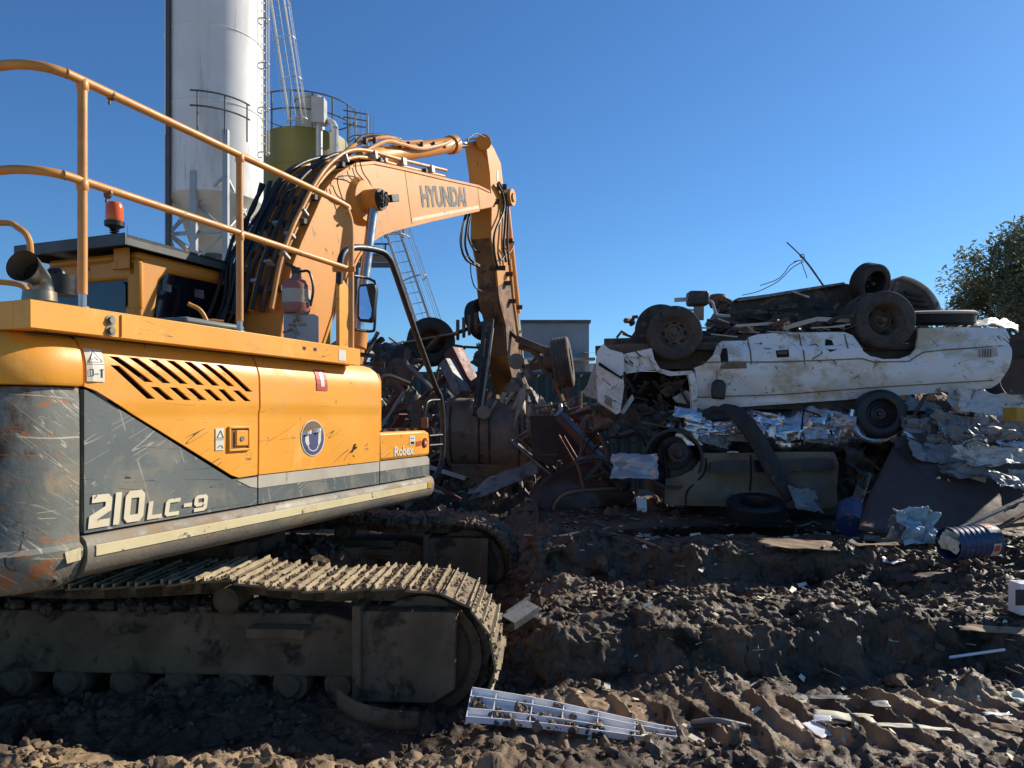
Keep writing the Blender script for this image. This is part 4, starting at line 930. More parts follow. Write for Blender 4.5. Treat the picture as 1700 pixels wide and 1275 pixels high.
# bucket cylinder along the front of the arm + pipes
bc0 = B3(851,430,.0); bc1 = B3(861,560,.0); cy = MB()
for k, x_ in enumerate((.1,.0,-.1)): cy.tube([B3(846+k,430,x_+.08), B3(852+k,500,x_+.08), B3(862+k,570,x_+.08)], .022, 8)
cy.build('arm_pipe', M['rail'], ARM)
cy = MB(); cy.cyl(B3(838,330,0), B3(858,520,0), .07, .07, 16); BC = cy.build('bucket_cylinder', M['yellow_boom'], EX)
cy = MB(); cy.cyl(B3(858,520,0), B3(866,600,0), .045, .045, 16); cy.build('piston_rod', M['chrome'], BC)
hz = MB()
for pts_, r_ in (([(776,352),(768,380),(766,410),(775,432),(796,443)],.018), ([(780,352),(774,385),(773,410),(782,432),(798,442)],.018), ([(781,360),(777,390),(785,412),(797,420)],.014), ([(773,352),(764,395),(768,420),(780,430),(782,455),(788,476),(800,484)],.009)):
    hz.tube(smoothpath([B3(x, y, .0) for x, y in pts_], 6), r_, 8)
split_build(hz, 'hanging_hose', M['hose'], ARM, smooth=60)
hz = MB()
for pts_, r_ in (([(826,305),(835,325),(836,350),(822,385),(820,410),(825,440),(832,445)],.02), ([(828,303),(840,325),(838,380),(836,410),(840,435)],.022), ([(830,305),(843,340),(842,400),(845,440)],.02), ([(838,410),(845,420),(852,408),(852,400),(845,402)],.012), ([(826,420),(832,432),(838,424)],.012), ([(805,228),(790,222),(778,230),(776,238)],.008)):
    hz.tube(smoothpath([B3(x, y, AX+.06) for x, y in pts_], 6), r_, 8)
split_build(hz, 'arm_hose', M['hose'], ARM, smooth=60)
hz = MB()
for (px, py, L_) in ((833,310,.15),(826,445,.24),(845,400,.12),(846,455,.1),(850,500,.12),(843,470,.1),(862,510,.1),(826,335,.07)): hz.box(B3(px, py, AX+.04), (L_,.08,.06), None)
split_build(hz, 'hose_clamp', M['darkmetal'], ARM)
# ---- bucket with thumb
def BK(px, py, d=10.7): return at(px, py, d)
bu = MB()
Mb = axisM((0,0,0),(0,0,1))
def bucket_shell(u, v):     # u across, v around the curved back, seen from outside
    th = R(-58+v*150); cxp = at(808, 712, 11.1)
    yy = -math.cos(th)*.52; zz = -math.sin(th)*.55
    x_ = (u-.5)*1.14*(1+.04*math.cos(th)); return Vector((cxp.x+x_, cxp.y+yy-.14*u+.0, cxp.z-.02+zz*1.0-.03*(u-.5)))
bu.grid(bucket_shell, 14, 20); BUC = bu.build('bucket', M['bucket'], EX, smooth=40, solid=.03)
sd_ = MB()
for u in (0,1):
    rim = [bucket_shell(u, v/16) for v in range(17)]; cen = sum(rim, Vector())/17+Vector((0,.15,0)); off = Vector((.03,0,0))
    sd_.prism(rim+[rim[-1]+Vector((0,.35,0))], off)
sd_.build('bucket_side', M['bucket'], BUC)
rb_ = MB()
for u in (.06,.42,.55,.92):
    pts_ = [bucket_shell(u, v/16)+Vector((0,-.02,0)) for v in range(2, 16)]; rb_.tube(pts_, .018, 5)
for v in (.25,.62):
    pass
rb_.build('bucket_rib', M['darkmetal'], BUC)
lw = MB()
c_ = at(765,775,10.7)
lw.prism([at(748,770,10.75), at(868,772,10.75), at(860,800,10.9), at(818,795,10.9), at(806,846,10.8), at(796,845,10.8), at(790,796,10.9), at(752,790,10.9)], Vector((0,.08,0))); lw.build('bucket_lip', M['bucket'], BUC, bevel=.01)
tl = MB()
for pts_ in ([(869,638),(874,636),(873,660),(853,712),(852,708),(858,670)], [(862,648),(868,640),(862,668),(850,682),(849,678)], [(848,650),(856,650),(840,674),(837,668)], [(788,668),(785,663),(779,678),(786,690),(790,678)], [(808,686),(824,662),(826,668),(812,690)], [(836,672),(842,652),(834,650),(828,666)]):
    tl.prism([at(x, y, 10.45) for x, y in pts_], Vector((0,.09,0)))
split_build(tl, 'bucket_tooth', M['tooth'], BUC, bevel=.01)
lk = MB(); lk.bar(at(814,530,10.65), at(798,686,10.35), .11, .06, up=(0,1,0)); lk.bar(at(805,540,10.6), at(788,690,10.3), .07, .07, up=(0,1,0)); lk.build('thumb_link', M['darkmetal'], EX, bevel=.01)
lk = MB(); lk.bar(at(818,545,10.6), at(800,680,10.28), .035, .05, up=(0,1,0)); lk.build('link_edge', M['tooth'], EX, bevel=.006)
lk = MB()
for a_, b__ in (((868,600),(882,628)),((862,620),(874,650)),((852,630),(866,660)),((846,640),(858,655))): lk.bar(at(*a_,10.8), at(*b__,10.6), .08, .1)
lk.cyl(at(857,600,10.6), at(857,600,11.2), .12, .12, 18); lk.cyl(at(851,650,10.6), at(851,650,11.2), .13, .13, 18); lk.cyl(at(803,685,10.2), at(803,685,10.5), .1,.1,14); lk.build('bucket_linkage', M['bucket'], EX, bevel=.008)
# ---- front guard tube, mirror, extinguisher
gt = MB(); gx = 1.2
gt.tube(smoothpath([B3(563,470,gx), B3(566,430,gx), B3(578,414,gx), B3(600,411,gx), B3(632,417,gx), B3(645,428,gx), B3(655,450,gx), B3(690,552,gx), B3(722,640,gx), B3(731,660,gx), B3(735,700,gx), B3(735,755,gx), B3(729,780,gx), B3(716,800,gx)], 5), .026, 10)
gt.tube(smoothpath([B3(731,664,gx), B3(712,666,gx), B3(706,678,gx), B3(705,706,gx)], 5), .014, 8); gt.tube([B3(735,738,gx), B3(712,740,gx)], .014, 8); gt.tube([B3(735,722,gx), B3(712,724,gx)], .014, 8)
gt.build('front_guard_rail', M['black'], EX, smooth=60)
gt = MB(); gt.box(B3(705,702,gx), (.06,.06,.1)); gt.build('rail_knob', M['rust'], EX, bevel=.01)
mi = MB(); a_ = [B3(593,478,1.25), B3(596,471,1.25), B3(618,469,1.25), B3(624,473,1.25), B3(625,482,1.25), B3(620,528,1.25), B3(614,534,1.25), B3(595,532,1.25), B3(591,527,1.25)]
mi.prism([Vector((at(px,py,5.55))) for px, py in ((594,479),(597,472),(618,470),(623,473),(624,482),(619,528),(614,535),(596,533),(592,527))], Vector((.01,.07,0))); MI = mi.build('mirror', M['black'], EX, bevel=.01)
mi = MB(); mi.prism([at(px,py,5.53+.0035*(px-608)-.0008*(py-500)) for px, py in ((597,480),(599,476),(616,474),(620,477),(620,483),(616,525),(612,530),(599,529),(596,525))], Vector((0,.003,0))); mi.build('mirror_glass', M['chrome'], MI, smooth=0)
mi = MB(); mi.tube(smoothpath([at(588,458,5.5), at(606,461,5.6), at(619,466,5.62), at(623,475,5.62), at(622,540,5.62), at(616,550,5.62), at(590,547,5.5)], 5), .011, 8); mi.build('mirror_arm', M['black'], MI)
fe = MB(); q_ = at(492,520,5.35)
fe.lathe([(0,0),(.09,.0),(.1,.02),(.1,.2),(.085,.235),(.04,.26),(.03,.29),(0,.29)], Matrix.Translation(q_), 24); FE = fe.build('fire_extinguisher', M['pink'], EX, smooth=50)
fe = MB(); fe.lathe([(.102,.07),(.102,.17)], Matrix.Translation(q_), 24, R(360)); fe.build('extinguisher_label', M['offwhite'], FE)
fe = MB(); fe.box(q_+Vector((0,0,.31)), (.06,.05,.05)); fe.bar(q_+Vector((0,0,.33)), q_+Vector((-.08,-.02,.37)), .02,.02); fe.tube(smoothpath([q_+Vector((.03,0,.31)), q_+Vector((.1,-.02,.3)), q_+Vector((.13,-.02,.18)), q_+Vector((.11,-.02,.05))], 5), .01, 7); fe.build('valve', M['black'], FE)
fe = MB(); fe.box(at(511,548,5.3), (.13,.12,.22)); fe.box(at(485,560,5.4), (.1,.1,.35)); split_build(fe, 'bracket_box', M['galv'], EX, bevel=.006)
fe = MB()
for k in range(12):
    a = at(random.uniform(468,500), random.uniform(515,550), 5.2+random.random()*.1); fe.bar(a, a+Vector((random.uniform(-.08,.1), 0, random.uniform(-.05,.05))), .02, .012)
fe.build('rags', M['wood'], EX)
cl2 = MB(); cl2.box(B3(571,447,1.31), (.16,.03,.035), None); cl2.build('tube_clamp', M['yellow_boom'], EX)
fp = MB(); fp.box((1.2,-.0,1.9),(.05,.05,.05),MM)
pl2 = MB(); pl2.prism([m3(1.2,.2,2.1), m3(1.2,.32,2.1), m3(1.2,.32,2.75), m3(1.2,.26,2.8), m3(1.2,.2,2.75)], m3(1.17,0,0)-m3(1.2,0,0)); pl2.build('rail_bracket', M['yellow'], EX, bevel=.004)
ub = MB(); random.seed(5)
for k in range(14):
    a = m3(random.uniform(.3,1.1), random.uniform(.3,.9), random.uniform(1.9,2.25)); ub.tube(smoothpath([a, a+Vector((.1,.1,.12)), a+Vector((random.uniform(-.1,.3),.2,random.uniform(-.1,.2)))], 5), .02, 7)
split_build(ub, 'hose_bundle', M['hose'], EX)
# ------------------------------------------------------------------ silos and structures behind
sx0 = at(357, 688, 26).x; SY = 26; SR = 1.64
W1 = empty('silo', Matrix.Translation((sx0, SY, 0)), 'tall white steel silo with a cone bottom on a braced leg frame', 'silo')
a = MB(); prof = []
z = 9.95
prof = [(SR-.02,9.38),(SR,9.4)]
for k in range(8):
    z0 = 9.95+k*2.55; prof += [(SR,z0+2.5),(SR+.02,z0+2.515),(SR+.02,z0+2.535),(SR,z0+2.55)]
a.lathe(prof, Matrix.Translation((sx0,SY,0)), 64); a.build('silo_shell', M['silo'], W1, smooth=30)
a = MB(); a.lathe([(SR,9.4),(.42,7.6),(.42,7.5)], Matrix.Translation((sx0,SY,0)), 48); CO = a.build('hopper_cone', M['cone'], W1)
a = MB(); a.lathe([(0,7.35),(.5,7.35),(.5,7.5),(.2,7.52)], Matrix.Translation((sx0,SY,0)), 24); a.cyl((sx0+.3,SY-.3,7.2),(sx0+.3,SY-.3,6.3),.25,.2,12); a.box((sx0+.1,SY-.5,6.9),(.5,.4,.4)); a.build('outlet_valve', M['darksteel'], CO)
legs = [at(280,688,24.9), at(375,688,24.4), at(432,688,26.4), at(322,688,27.6)]
for i, p in enumerate(legs):
    a = MB(); a.bar((p.x,p.y,-.2),(p.x,p.y,11.4 if i != 3 else 9.9), .18,.18); a.build('leg', M['galv'], W1)
a = MB(); a.bar((at(322,688,24.4).x,24.4,4),(at(322,688,24.4).x,24.4,10.0), .2,.2); a.build('leg', M['galv'], W1)
br_ = MB()
L_ = [Vector((p.x,p.y,0)) for p in legs]
for i, j in ((0,1),(1,2),(2,3),(3,0)):
    for z0, z1 in ((6.1,8.0),(8.0,9.9),(4.0,6.1)):
        br_.bar(L_[i]+Vector((0,0,z0)), L_[j]+Vector((0,0,z1)), .07,.07); br_.bar(L_[j]+Vector((0,0,z0)), L_[i]+Vector((0,0,z1)), .07,.07)
    for z0 in (6.1, 8.0, 4.0): br_.bar(L_[i]+Vector((0,0,z0)), L_[j]+Vector((0,0,z0)), .12,.12)
br_.build('cross_brace', M['galv'], W1)
a = MB(); pz = at(277,688,24.6); a.bar((pz.x+.05,pz.y,5.2),(pz.x+.05,pz.y,25), .13,.13); a.build('cable_duct', M['darksteel'], W1)
def caged(name, p0, p1, ncage, wd, parent_label, nrm=None, rung=.3, hoops=None, r=.35, mat='galv'):
    p0 = Vector(p0); p1 = Vector(p1); d = (p1-p0); L = d.length; d.normalize(); n = Vector(nrm or (0,-1,0)); n = (n-d*n.dot(d)).normalized(); s = d.cross(n).normalized()
    st = MB()
    for k in (-1,1): st.bar(p0+s*k*wd/2, p1+s*k*wd/2, .05,.07)
    for i in range(int(L/rung)): q_ = p0+d*(i*rung+.1); st.bar(q_-s*wd/2, q_+s*wd/2, .025,.025)
    ca = MB()
    nb = ncage
    for k in range(nb+1):
        th = math.pi*k/nb; off = s*math.cos(th)*r+n*(math.sin(th)*r*1.5)
        ca.bar(p0+off, p1+off, .025,.012)
    for i in range(int(L/1.6)+1):
        q_ = p0+d*min(L, i*1.6); ca.tube([q_+s*math.cos(math.pi*k/10)*r+n*(math.sin(math.pi*k/10)*r*1.5) for k in range(11)], .022, 5)
    return st, ca
# cage rings on the white silo's right side
st, ca = caged('x', (sx0+1.66,SY+.1,11.2), (sx0+1.66,SY+.1,24), 4, .35, '', nrm=(.9,-.45,0), r=.2)
LW = st.build('ladder', M['galv'], W1, smooth=0); ca.build('safety_cage', M['galv'], LW, smooth=0)
pl_ = MB()
for zz in (12.0, 12.5): pl_.tube([Vector((sx0+(SR+.02)*math.cos(R(t)), SY+(SR+.02)*math.sin(R(t))*1.0-.5, zz-(.0 if t else 0))) for t in range(-88, -8, 8)], .03, 6)
for t in (-80,-50,-20): pl_.bar((sx0+SR*math.cos(R(t)), SY+SR*math.sin(R(t))-.5, 11.2), (sx0+SR*math.cos(R(t)), SY+SR*math.sin(R(t))-.5, 12.5), .04,.04)
pl_.build('landing_rail', M['darksteel'], W1)
# olive silo
ox = at(508,688,31).x; OY = 31; OR = 1.78
W2 = empty('silo', Matrix.Translation((ox, OY, 0)), 'squat olive green silo behind the boom with a railing round its roof', 'silo')
a = MB(); a.lathe([(OR,10.3),(OR,12.0),(OR+.02,12.02),(OR,12.04),(OR,13.4),(OR-.03,13.48),(.4,13.7),(0,13.7)], Matrix.Translation((ox,OY,0)), 64); a.build('silo_shell', M['olive'], W2)
a = MB(); a.lathe([(OR,10.3),(.5,7.2)], Matrix.Translation((ox,OY,0)), 40); a.build('hopper_cone', M['olive'], W2)
for th in (225,315,45,135):
    a = MB(); a.bar((ox+OR*math.cos(R(th)),OY+OR*math.sin(R(th)),0),(ox+OR*math.cos(R(th)),OY+OR*math.sin(R(th)),11), .25,.25); a.build('leg', M['olive'], W2)
a = MB()
for zz in (14.05,14.75): a.tube([Vector((ox+(OR+.35)*math.cos(2*math.pi*k/48), OY+(OR+.35)*math.sin(2*math.pi*k/48), zz)) for k in range(48)], .03, 6, closed=True)
for k in range(16): a.bar((ox+(OR+.35)*math.cos(2*math.pi*k/16),OY+(OR+.35)*math.sin(2*math.pi*k/16),13.2),(ox+(OR+.35)*math.cos(2*math.pi*k/16),OY+(OR+.35)*math.sin(2*math.pi*k/16),14.75),.05,.05)
a.build('guard_rail', M['darksteel'], W2)
a = MB(); q_ = at(515,205,30.2); a.cyl((q_.x,q_.y,13.4),(q_.x,q_.y,14.9),.6,.6,24); a.lathe([(.64,14.8),(.64,14.95),(0,15.0)], Matrix.Translation((q_.x,q_.y,0)), 24); a.build('dust_filter', M['galv'], W2)
a = MB(); q_ = at(530,200,28.9); a.box((q_.x,q_.y,13.9),(.5,.5,1.0)); a.cyl((q_.x,q_.y,13.5),(q_.x,q_.y,9.0),.13,.13,14); a.build('down_pipe', M['galv'], W2)
a = MB(); a.tube(smoothpath([at(538,198,29.5), at(552,205,29), at(556,215,28.8), at(556,225,28.8), at(556,330,28.8)], 5), .14, 12); a.build('down_pipe', M['silo'], W2)
a = MB(); q_ = at(434,260,28.8); a.bar(at(434,175,28.8), at(434,330,28.8), .12,.12); a.build('cable_duct', M['darksteel'], W2)
st, ca = caged('x', at(600,300,30), at(600,192,30), 7, .5, '', nrm=(0,-1,0), r=.5)
LW = st.build('ladder', M['galv'], W2, smooth=0); ca.build('safety_cage', M['darksteel'], LW, smooth=0)
a = MB()
for zz in (0,.5,1.0): a.bar(at(570,205-zz*22,30)+Vector((0,0,0)), at(610,212-zz*22,30), .04,.04)
a.build('walkway_rail', M['darksteel'], W2)
# caged ladders leaning
for (p, q_, lab, nb) in ((at(492,205,28.5), at(450,-70,28.5), 'leaning caged ladder rising from the olive silo roof past the white silo', 6), (at(712,560,20), at(652,385,20), 'leaning caged ladder between the boom and the scrap heap', 7)):
    st, ca = caged('x', p, q_, nb, .55 if nb == 6 else .42, '', nrm=(.6,-.8,0), r=.42)
    TL = empty('caged_ladder', Matrix.Translation(p), lab, 'ladder'); k1 = st.build('ladder_rails', M['galv'], TL, smooth=0); ca.build('safety_cage', M['galv'] , TL, smooth=0)
    if nb == 7:
        a = MB(); a.box(at(622,428,20.3), (1.0,.9,.05)); a.box(at(622,440,19.9), (1.0,.06,.14)); a.build('landing', M['darksteel'], TL)
        st, ca = caged('x', at(655,395,20), at(655,250,20), 7, .5, '', nrm=(0,-1,0), r=.42); st.build('ladder_rails', M['galv'], TL, smooth=0); ca.build('safety_cage', M['galv'], TL, smooth=0)
        a = MB()
        for x_ in (606,640): a.bar(at(x_,430,19.9), at(x_,405,19.9), .04,.04)
        a.bar(at(600,405,19.9), at(650,405,19.9), .04,.04); a.bar(at(590,428,20.2), at(590,640,20.2), .15,.15); a.build('landing_rail', M['darksteel'], TL)
# sheds, fence
def corr(mb, x0, x1, z0, z1, y, pitch=.2, amp=.02, y1=None):
    n = int((x1-x0)/pitch)*4; y1 = y if y1 is None else y1
    mb.grid(lambda u, v: Vector((x0+(x1-x0)*u, y+(y1-y)*v+amp*(1 if int(u*n) % 4 in (0,1) else -1), z0+(z1-z0)*v)), n, 1)
SH = empty('shed', Matrix.Translation((1.4,26,0)), 'grey blue flat topped shed behind the raised axle wheel', 'shed')
p0 = at(840,688,26).x; p1 = at(978,688,26).x; zt_ = at(0,536,26).z
a = MB(); corr(a, p0, p1, 0, zt_, 26, .5, .015); a.box(((p0+p1)/2, 28.1, zt_/2), (p1-p0-.04, 4, zt_-.1)); a.build('wall', M['shed'], SH, smooth=0)
a = MB(); a.box(((p0+p1)/2, 28.0, zt_+.04), (p1-p0+.1, 4.3, .1)); a.build('roof', M['darksteel'], SH)
a = MB(); a.box(((p0+p1)/2, 25.7, at(0,598,26).z), (p1-p0+.3, .6, .1)); a.build('awning', M['galv'], SH)
SH = empty('shed', Matrix.Translation((-5.5,30,0)), 'low shed with a pale corrugated roof beside the excavator mirror', 'shed')
p0 = at(560,688,30).x; p1 = at(668,688,30).x
a = MB(); a.box(((p0+p1)/2, 32.5, 1.9), (p1-p0, 5, 3.8)); a.build('wall', M['shed'], SH)
a = MB(); corr(a, p0-.2, p1+.3, at(0,590,30).z, at(0,556,30).z, 29.7, .25, .03, 33); a.build('roof', M['roofw'], SH, smooth=0)
SH = empty('shed', Matrix.Translation((3.7,24,0)), 'small pale shed between the grey shed and the overturned van', 'shed')
p0 = at(979,688,24).x; p1 = at(1060,688,24).x
a = MB(); a.box(((p0+p1)/2, 26, 1.75), (p1-p0, 4, 3.5)); a.build('wall', M['roofw'], SH)
a = MB(); corr(a, p0-.1, p1+.1, at(0,586,24).z, at(0,576,24).z, 23.8, .2, .03, 26); a.build('roof', M['shed'], SH, smooth=0)
FE = empty('metal_fence', Matrix.Translation((1.5,15,0)), 'dark green corrugated metal fence behind the scrap heap', 'fence')
p0 = at(560,688,15).x; p1 = at(1500,688,15).x
a = MB(); corr(a, p0, p1, 0, at(0,622,15).z, 15, .22, .03); a.build('panel', M['fence'], FE, smooth=0)
a = MB(); a.box(((p0+p1)/2,14.93,at(0,620,15).z),(p1-p0,.08,.06)); a.build('top_rail', M['fence'], FE)
BW = MB(); q_ = at(1672,690,11.5); BW.box((q_.x+1.5, 11.9, 1.55), (3.0,.3,3.1)); tag(BW.build('wall', M['rustsheet'], None), 'brown masonry wall at the right edge behind the van tail', 'wall')
# aerial masts
for px, h0, h1 in ((640,560,548),(752,560,537)):
    q_ = at(px,600,40)
# ------------------------------------------------------------------ tree and bushes
def tree(name, base, trunk_h, crown, nleaf, lsz, label, cat, mat='leaf', seed=3, lobes=None):
    rg = random.Random(seed); T = empty(name, Matrix.Translation(base), label, cat)
    tr = MB(); base = Vector(base); cen = Vector(crown[0]); rad = Vector(crown[1])
    tr.tube([base-Vector((0,0,.3)), base.lerp(cen, .4), cen], [.26,.18,.07], 9)
    lb = []
    for k in range(lobes or 26):
        while 1:
            v = Vector((rg.uniform(-1,1), rg.uniform(-1,1), rg.uniform(-1,1)))
            if .3 < v.length < 1: break
        c = cen+Vector((v.x*rad.x, v.y*rad.y, v.z*rad.z)); lb.append((c, rg.uniform(.16,.34)*min(rad)))
        st_ = base.lerp(cen, rg.uniform(.35,.95)); mid = st_.lerp(c,.5)+Vector((rg.uniform(-.2,.2),rg.uniform(-.2,.2),.15)); tr.tube([st_, mid, c], [.07,.045,.015], 6)
        for j in range(3): tr.tube([mid, c+Vector((rg.uniform(-.6,.6),rg.uniform(-.6,.6),rg.uniform(-.3,.6)))], [.03,.008], 4)
    tr.build('trunk', M['bark'], T)
    cr = MB(); 
    for i in range(nleaf):
        c, r_ = lb[rg.randrange(len(lb))]
        v = Vector((rg.gauss(0,1),rg.gauss(0,1),rg.gauss(0,.8))); v = v.normalized()*(rg.random()**.45)*r_*1.25
        p = c+v; s_ = lsz*rg.uniform(.6,1.4); a1 = Vector((rg.uniform(-1,1),rg.uniform(-1,1),rg.uniform(-1,.4))).normalized(); b1 = a1.cross(Vector((rg.uniform(-1,1),rg.uniform(-1,1),rg.uniform(-1,1)))).normalized()
        cr.add([p-a1*s_, p+b1*s_*.35, p+a1*s_, p-b1*s_*.35], [(0,1,2,3)])
    cr.build('crown', M[mat], T, smooth=0)
tree('tree', (17.4,23.5,0), 4, ((17.6,23.5,5.2),(3.3,2.2,3.0)), 46000, .075, 'leafy green tree at the right edge beyond the overturned van', 'tree', seed=4, lobes=90)
tree('bush', (14.6,25.5,0), 2, ((14.4,25.5,3.8),(1.3,1,1.3)), 7000, .07, 'low bush under the tree just behind the van tail', 'bush', seed=9, lobes=16)
# ------------------------------------------------------------------ wheels
def wheel(c, ax, r, wd, parent=None, name='wheel', rimr=.6, mat='rubber', rimmat='rimrust', spokes=6, dish=.35, label=None, cat=None, group=None, rim=True):
    Mx = axisM(c, ax); mb = MB(); ri = r*rimr
    prof = [(ri*.98,-wd*.42),(ri,-wd*.47),(r*.8,-wd*.52),(r*.93,-wd*.48),(r*.985,-wd*.38)]
    for k in range(5):
        z0 = -wd*.34+k*wd*.17; prof += [(r,z0-wd*.055),(r,z0+wd*.045),(r*.975,z0+wd*.055),(r*.975,z0+wd*.1)]
    prof += [(r*.985,wd*.42),(r*.93,wd*.48),(r*.8,wd*.52),(ri,wd*.47),(ri*.98,wd*.42),(ri*.94,0),(ri*.98,-wd*.42)]
    mb.lathe(prof, Mx, 40); W = mb.build(name, M[mat], parent, smooth=38)
    if label: tag(W, label, cat, group)
    if not rim: return W
    mb = MB(); f = wd*.42; d_ = wd*dish
    for sgn in (1,):
        mb.lathe([(ri*1.0,f),(ri*.97,f+.004),(ri*.93,f-.01),(ri*.88,f-d_*.6),(ri*.8,f-d_),(ri*.62,f-d_*.85),(ri*.42,f-d_*.5),(ri*.36,f-d_*.75),(ri*.2,f-d_*.75),(ri*.19,f-d_*.2),(ri*.12,f-d_*.1),(0,f-d_*.1)], Mx, 36)
    RM = mb.build('rim', M[rimmat], W, smooth=40)
    mb = MB()
    if name == 'truck_wheel': return W
    for k in range(spokes):
        th = 2*math.pi*k/spokes; q_ = Vector((math.cos(th),math.sin(th),0))*ri*.64; t_ = Vector((-math.sin(th),math.cos(th),0)); n_ = Vector((math.cos(th),math.sin(th),0))
        z_ = Vector((0,0,f-d_*.84+.003)); a1, b1 = ri*.15, ri*.075
        mb.add([Mx @ (q_+z_+t_*a1*math.cos(w_)+n_*b1*math.sin(w_)) for w_ in [2*math.pi*j/10 for j in range(10)]], [tuple(range(10))])
    mb.build('rim_hole', M['gap'], W, smooth=0)
    return W
# ------------------------------------------------------------------ overturned white van
VY = 8.2
VAN = empty('van', Matrix.Translation((4.0, VY+.8, .9)), 'white van lying crushed on its roof with its wheels in the air', 'van')
def vp(px, py): q_ = at(px, py, VY); return (q_.x, q_.z)
VMx = Matrix(((1,0,0,0),(0,0,-1,VY),(0,1,0,0),(0,0,0,1)))     # u = x, v = z, w = toward the eye
def vdis(u, v):
    z0 = vp(0,640)[1]; b = .06*fb(u*.9+3, v*1.5, 1.0, 3)+.02*fb(u*5, v*6, 2.0, 2)+.05*abs(nz(u*2.2, v*2, 5.0))+.035*abs(nz(u*3.7+v*2, v*4-u, 8.0))*(1 if v > vp(0,605)[1] else .4)
    zc = vp(0,600)[1]; b += .09-.5*(v-zc)**2
    for zz, s_ in ((vp(0,665)[1],1),(vp(0,577)[1],1)):
        b += .012*(1 if v < zz else -1)
    return b
body = [vp(1148,682),(vp(1155,640)),vp(1150,615),vp(1148,612),vp(1165,605),vp(1178,592),vp(1186,575),vp(1196,567),vp(1238,566),vp(1242,560),vp(1258,555),vp(1300,552),vp(1330,552),vp(1400,552),vp(1412,558),vp(1420,572),vp(1424,585),vp(1434,593),vp(1455,598),vp(1485,597),vp(1505,590),vp(1517,577),vp(1522,560),vp(1524,545),vp(1600,543),vp(1668,545),vp(1672,560),vp(1668,590),vp(1664,610),vp(1650,635),vp(1640,645),vp(1500,656),vp(1400,664),vp(1280,672),vp(1200,678)]
a = MB(); a.plate(body, VMx, .03, .06, .04, vdis); BODY = a.build('side_panel', M['van'], VAN, smooth=30)
# hole and fittings
def vbit(pts, mat, name, dx=.004, parent=BODY, th=.004):
    a = MB(); a.plate([vp(*p) for p in pts], Matrix.Translation((0,-dx,0)) @ VMx, th, .09, .045, vdis); return a.build(name, mat, parent, smooth=0)
vbit([(1366,564),(1376,566),(1382,582),(1370,586),(1363,580)], M['gap'], 'hole')
vbit([(1283,583),(1303,582),(1304,594),(1284,595)], M['gap'], 'hole'); vbit([(1285,585),(1301,584),(1301,589),(1286,590)], M['rust'], 'fuel_flap', .008)
vbit([(1196,574),(1201,573),(1202,604),(1190,604),(1189,592)], M['gap'], 'hole')
vbit([(1190,608),(1198,604),(1232,604),(1233,613),(1189,614)], M['tan'], 'torn_seam')
vbit([(1624,580),(1645,578),(1647,592),(1627,594)], M['offwhite'], 'tail_lamp', .012)
a = MB()
for k in range(5): q_ = at(1626+k*4.6, 586, VY-.1); a.box((q_.x,q_.y-.005,q_.z), (.008,.006,.09))
split_build(a, 'lamp_rib', M['brown'], BODY)
def vline(pts, name='panel_gap', w_=1.5, mat='brown', th=.003, dx=.005):
    a = MB()
    for (x0,y0),(x1,y1) in zip(pts, pts[1:]):
        n = max(1, int(math.hypot(x1-x0,y1-y0)/10))
        for k in range(n):
            p = [(x0+(x1-x0)*t, y0+(y1-y0)*t) for t in (k/n, (k+1)/n)]
            q_ = [at(x, y, VY) for x, y in p]; q_ = [Vector((v.x, VY-vdis(v.x, v.z)-dx, v.z)) for v in q_]
            a.bar(q_[0], q_[1], .012, w_*.007, up=(0,1,0))
    a.build(name, M[mat], BODY, smooth=0)
vline([(1160,603),(1300,602),(1420,597),(1440,603),(1500,601),(1525,586),(1560,582),(1660,575)]); vline([(1240,560),(1241,606)]); vline([(1152,660),(1300,655),(1440,644),(1640,632)], w_=1)
vline([(1325,555),(1327,606)], w_=1); vline([(1398,556),(1399,580)], w_=1); vline([(1338,575),(1350,572),(1356,588),(1340,598)], w_=.8)
# front end (door frame and nose)
def vpc(px, py, D=VY-.05): return at(px, py, D)
def fplate(pts, th, mat, name, D=VY-.06, parent=VAN, seed=0, amp=.02):
    Mx = Matrix(((1,0,0,0),(0,0,-1,D),(0,1,0,0),(0,0,0,1))); a = MB()
    a.plate([(at(x,y,D).x, at(x,y,D).z) for x, y in pts], Mx, th, .07, .05, lambda u, v: amp*fb(u*3+seed, v*3, seed, 3)); return a.build(name, M[mat], parent, smooth=30)
fplate([(1034,588),(1082,578),(1086,596),(1096,612),(1118,617),(1150,615),(1150,625),(1142,622),(1112,624),(1092,617),(1082,604),(1078,592),(1036,592)], .06, 'van', 'door_frame', seed=1)
fplate([(1034,592),(1078,592),(1080,604),(1088,614),(1040,620)], .03, 'van', 'door_panel', VY-.02, seed=2)
fplate([(993,582),(1002,571),(1012,580),(1034,586),(1036,596),(1034,625),(1036,640),(1030,684),(1024,688),(994,668),(992,640),(991,600)], .12, 'van', 'nose_panel', VY-.15, seed=3, amp=.03)
fplate([(1143,622),(1152,618),(1158,640),(1157,683),(1149,683),(1147,640)], .08, 'van', 'door_pillar', VY-.1, seed=4, amp=.01)
fplate([(1004,576),(1010,572),(1052,570),(1078,572),(1082,580),(1034,588),(1010,582)], .1, 'rust', 'chassis_edge', VY+.0, seed=5, amp=.03)
fplate([(995,601),(1030,625),(1034,622),(1033,630),(1012,617),(994,606)], .03, 'gap', 'grille_gap', VY-.22, seed=3)
a = MB()
for k in range(4): a.bar(at(1004,656+k*4,VY-.2), at(1016,664+k*4,VY-.2), .015, .012)
split_build(a, 'louvre', M['brown'], VAN)
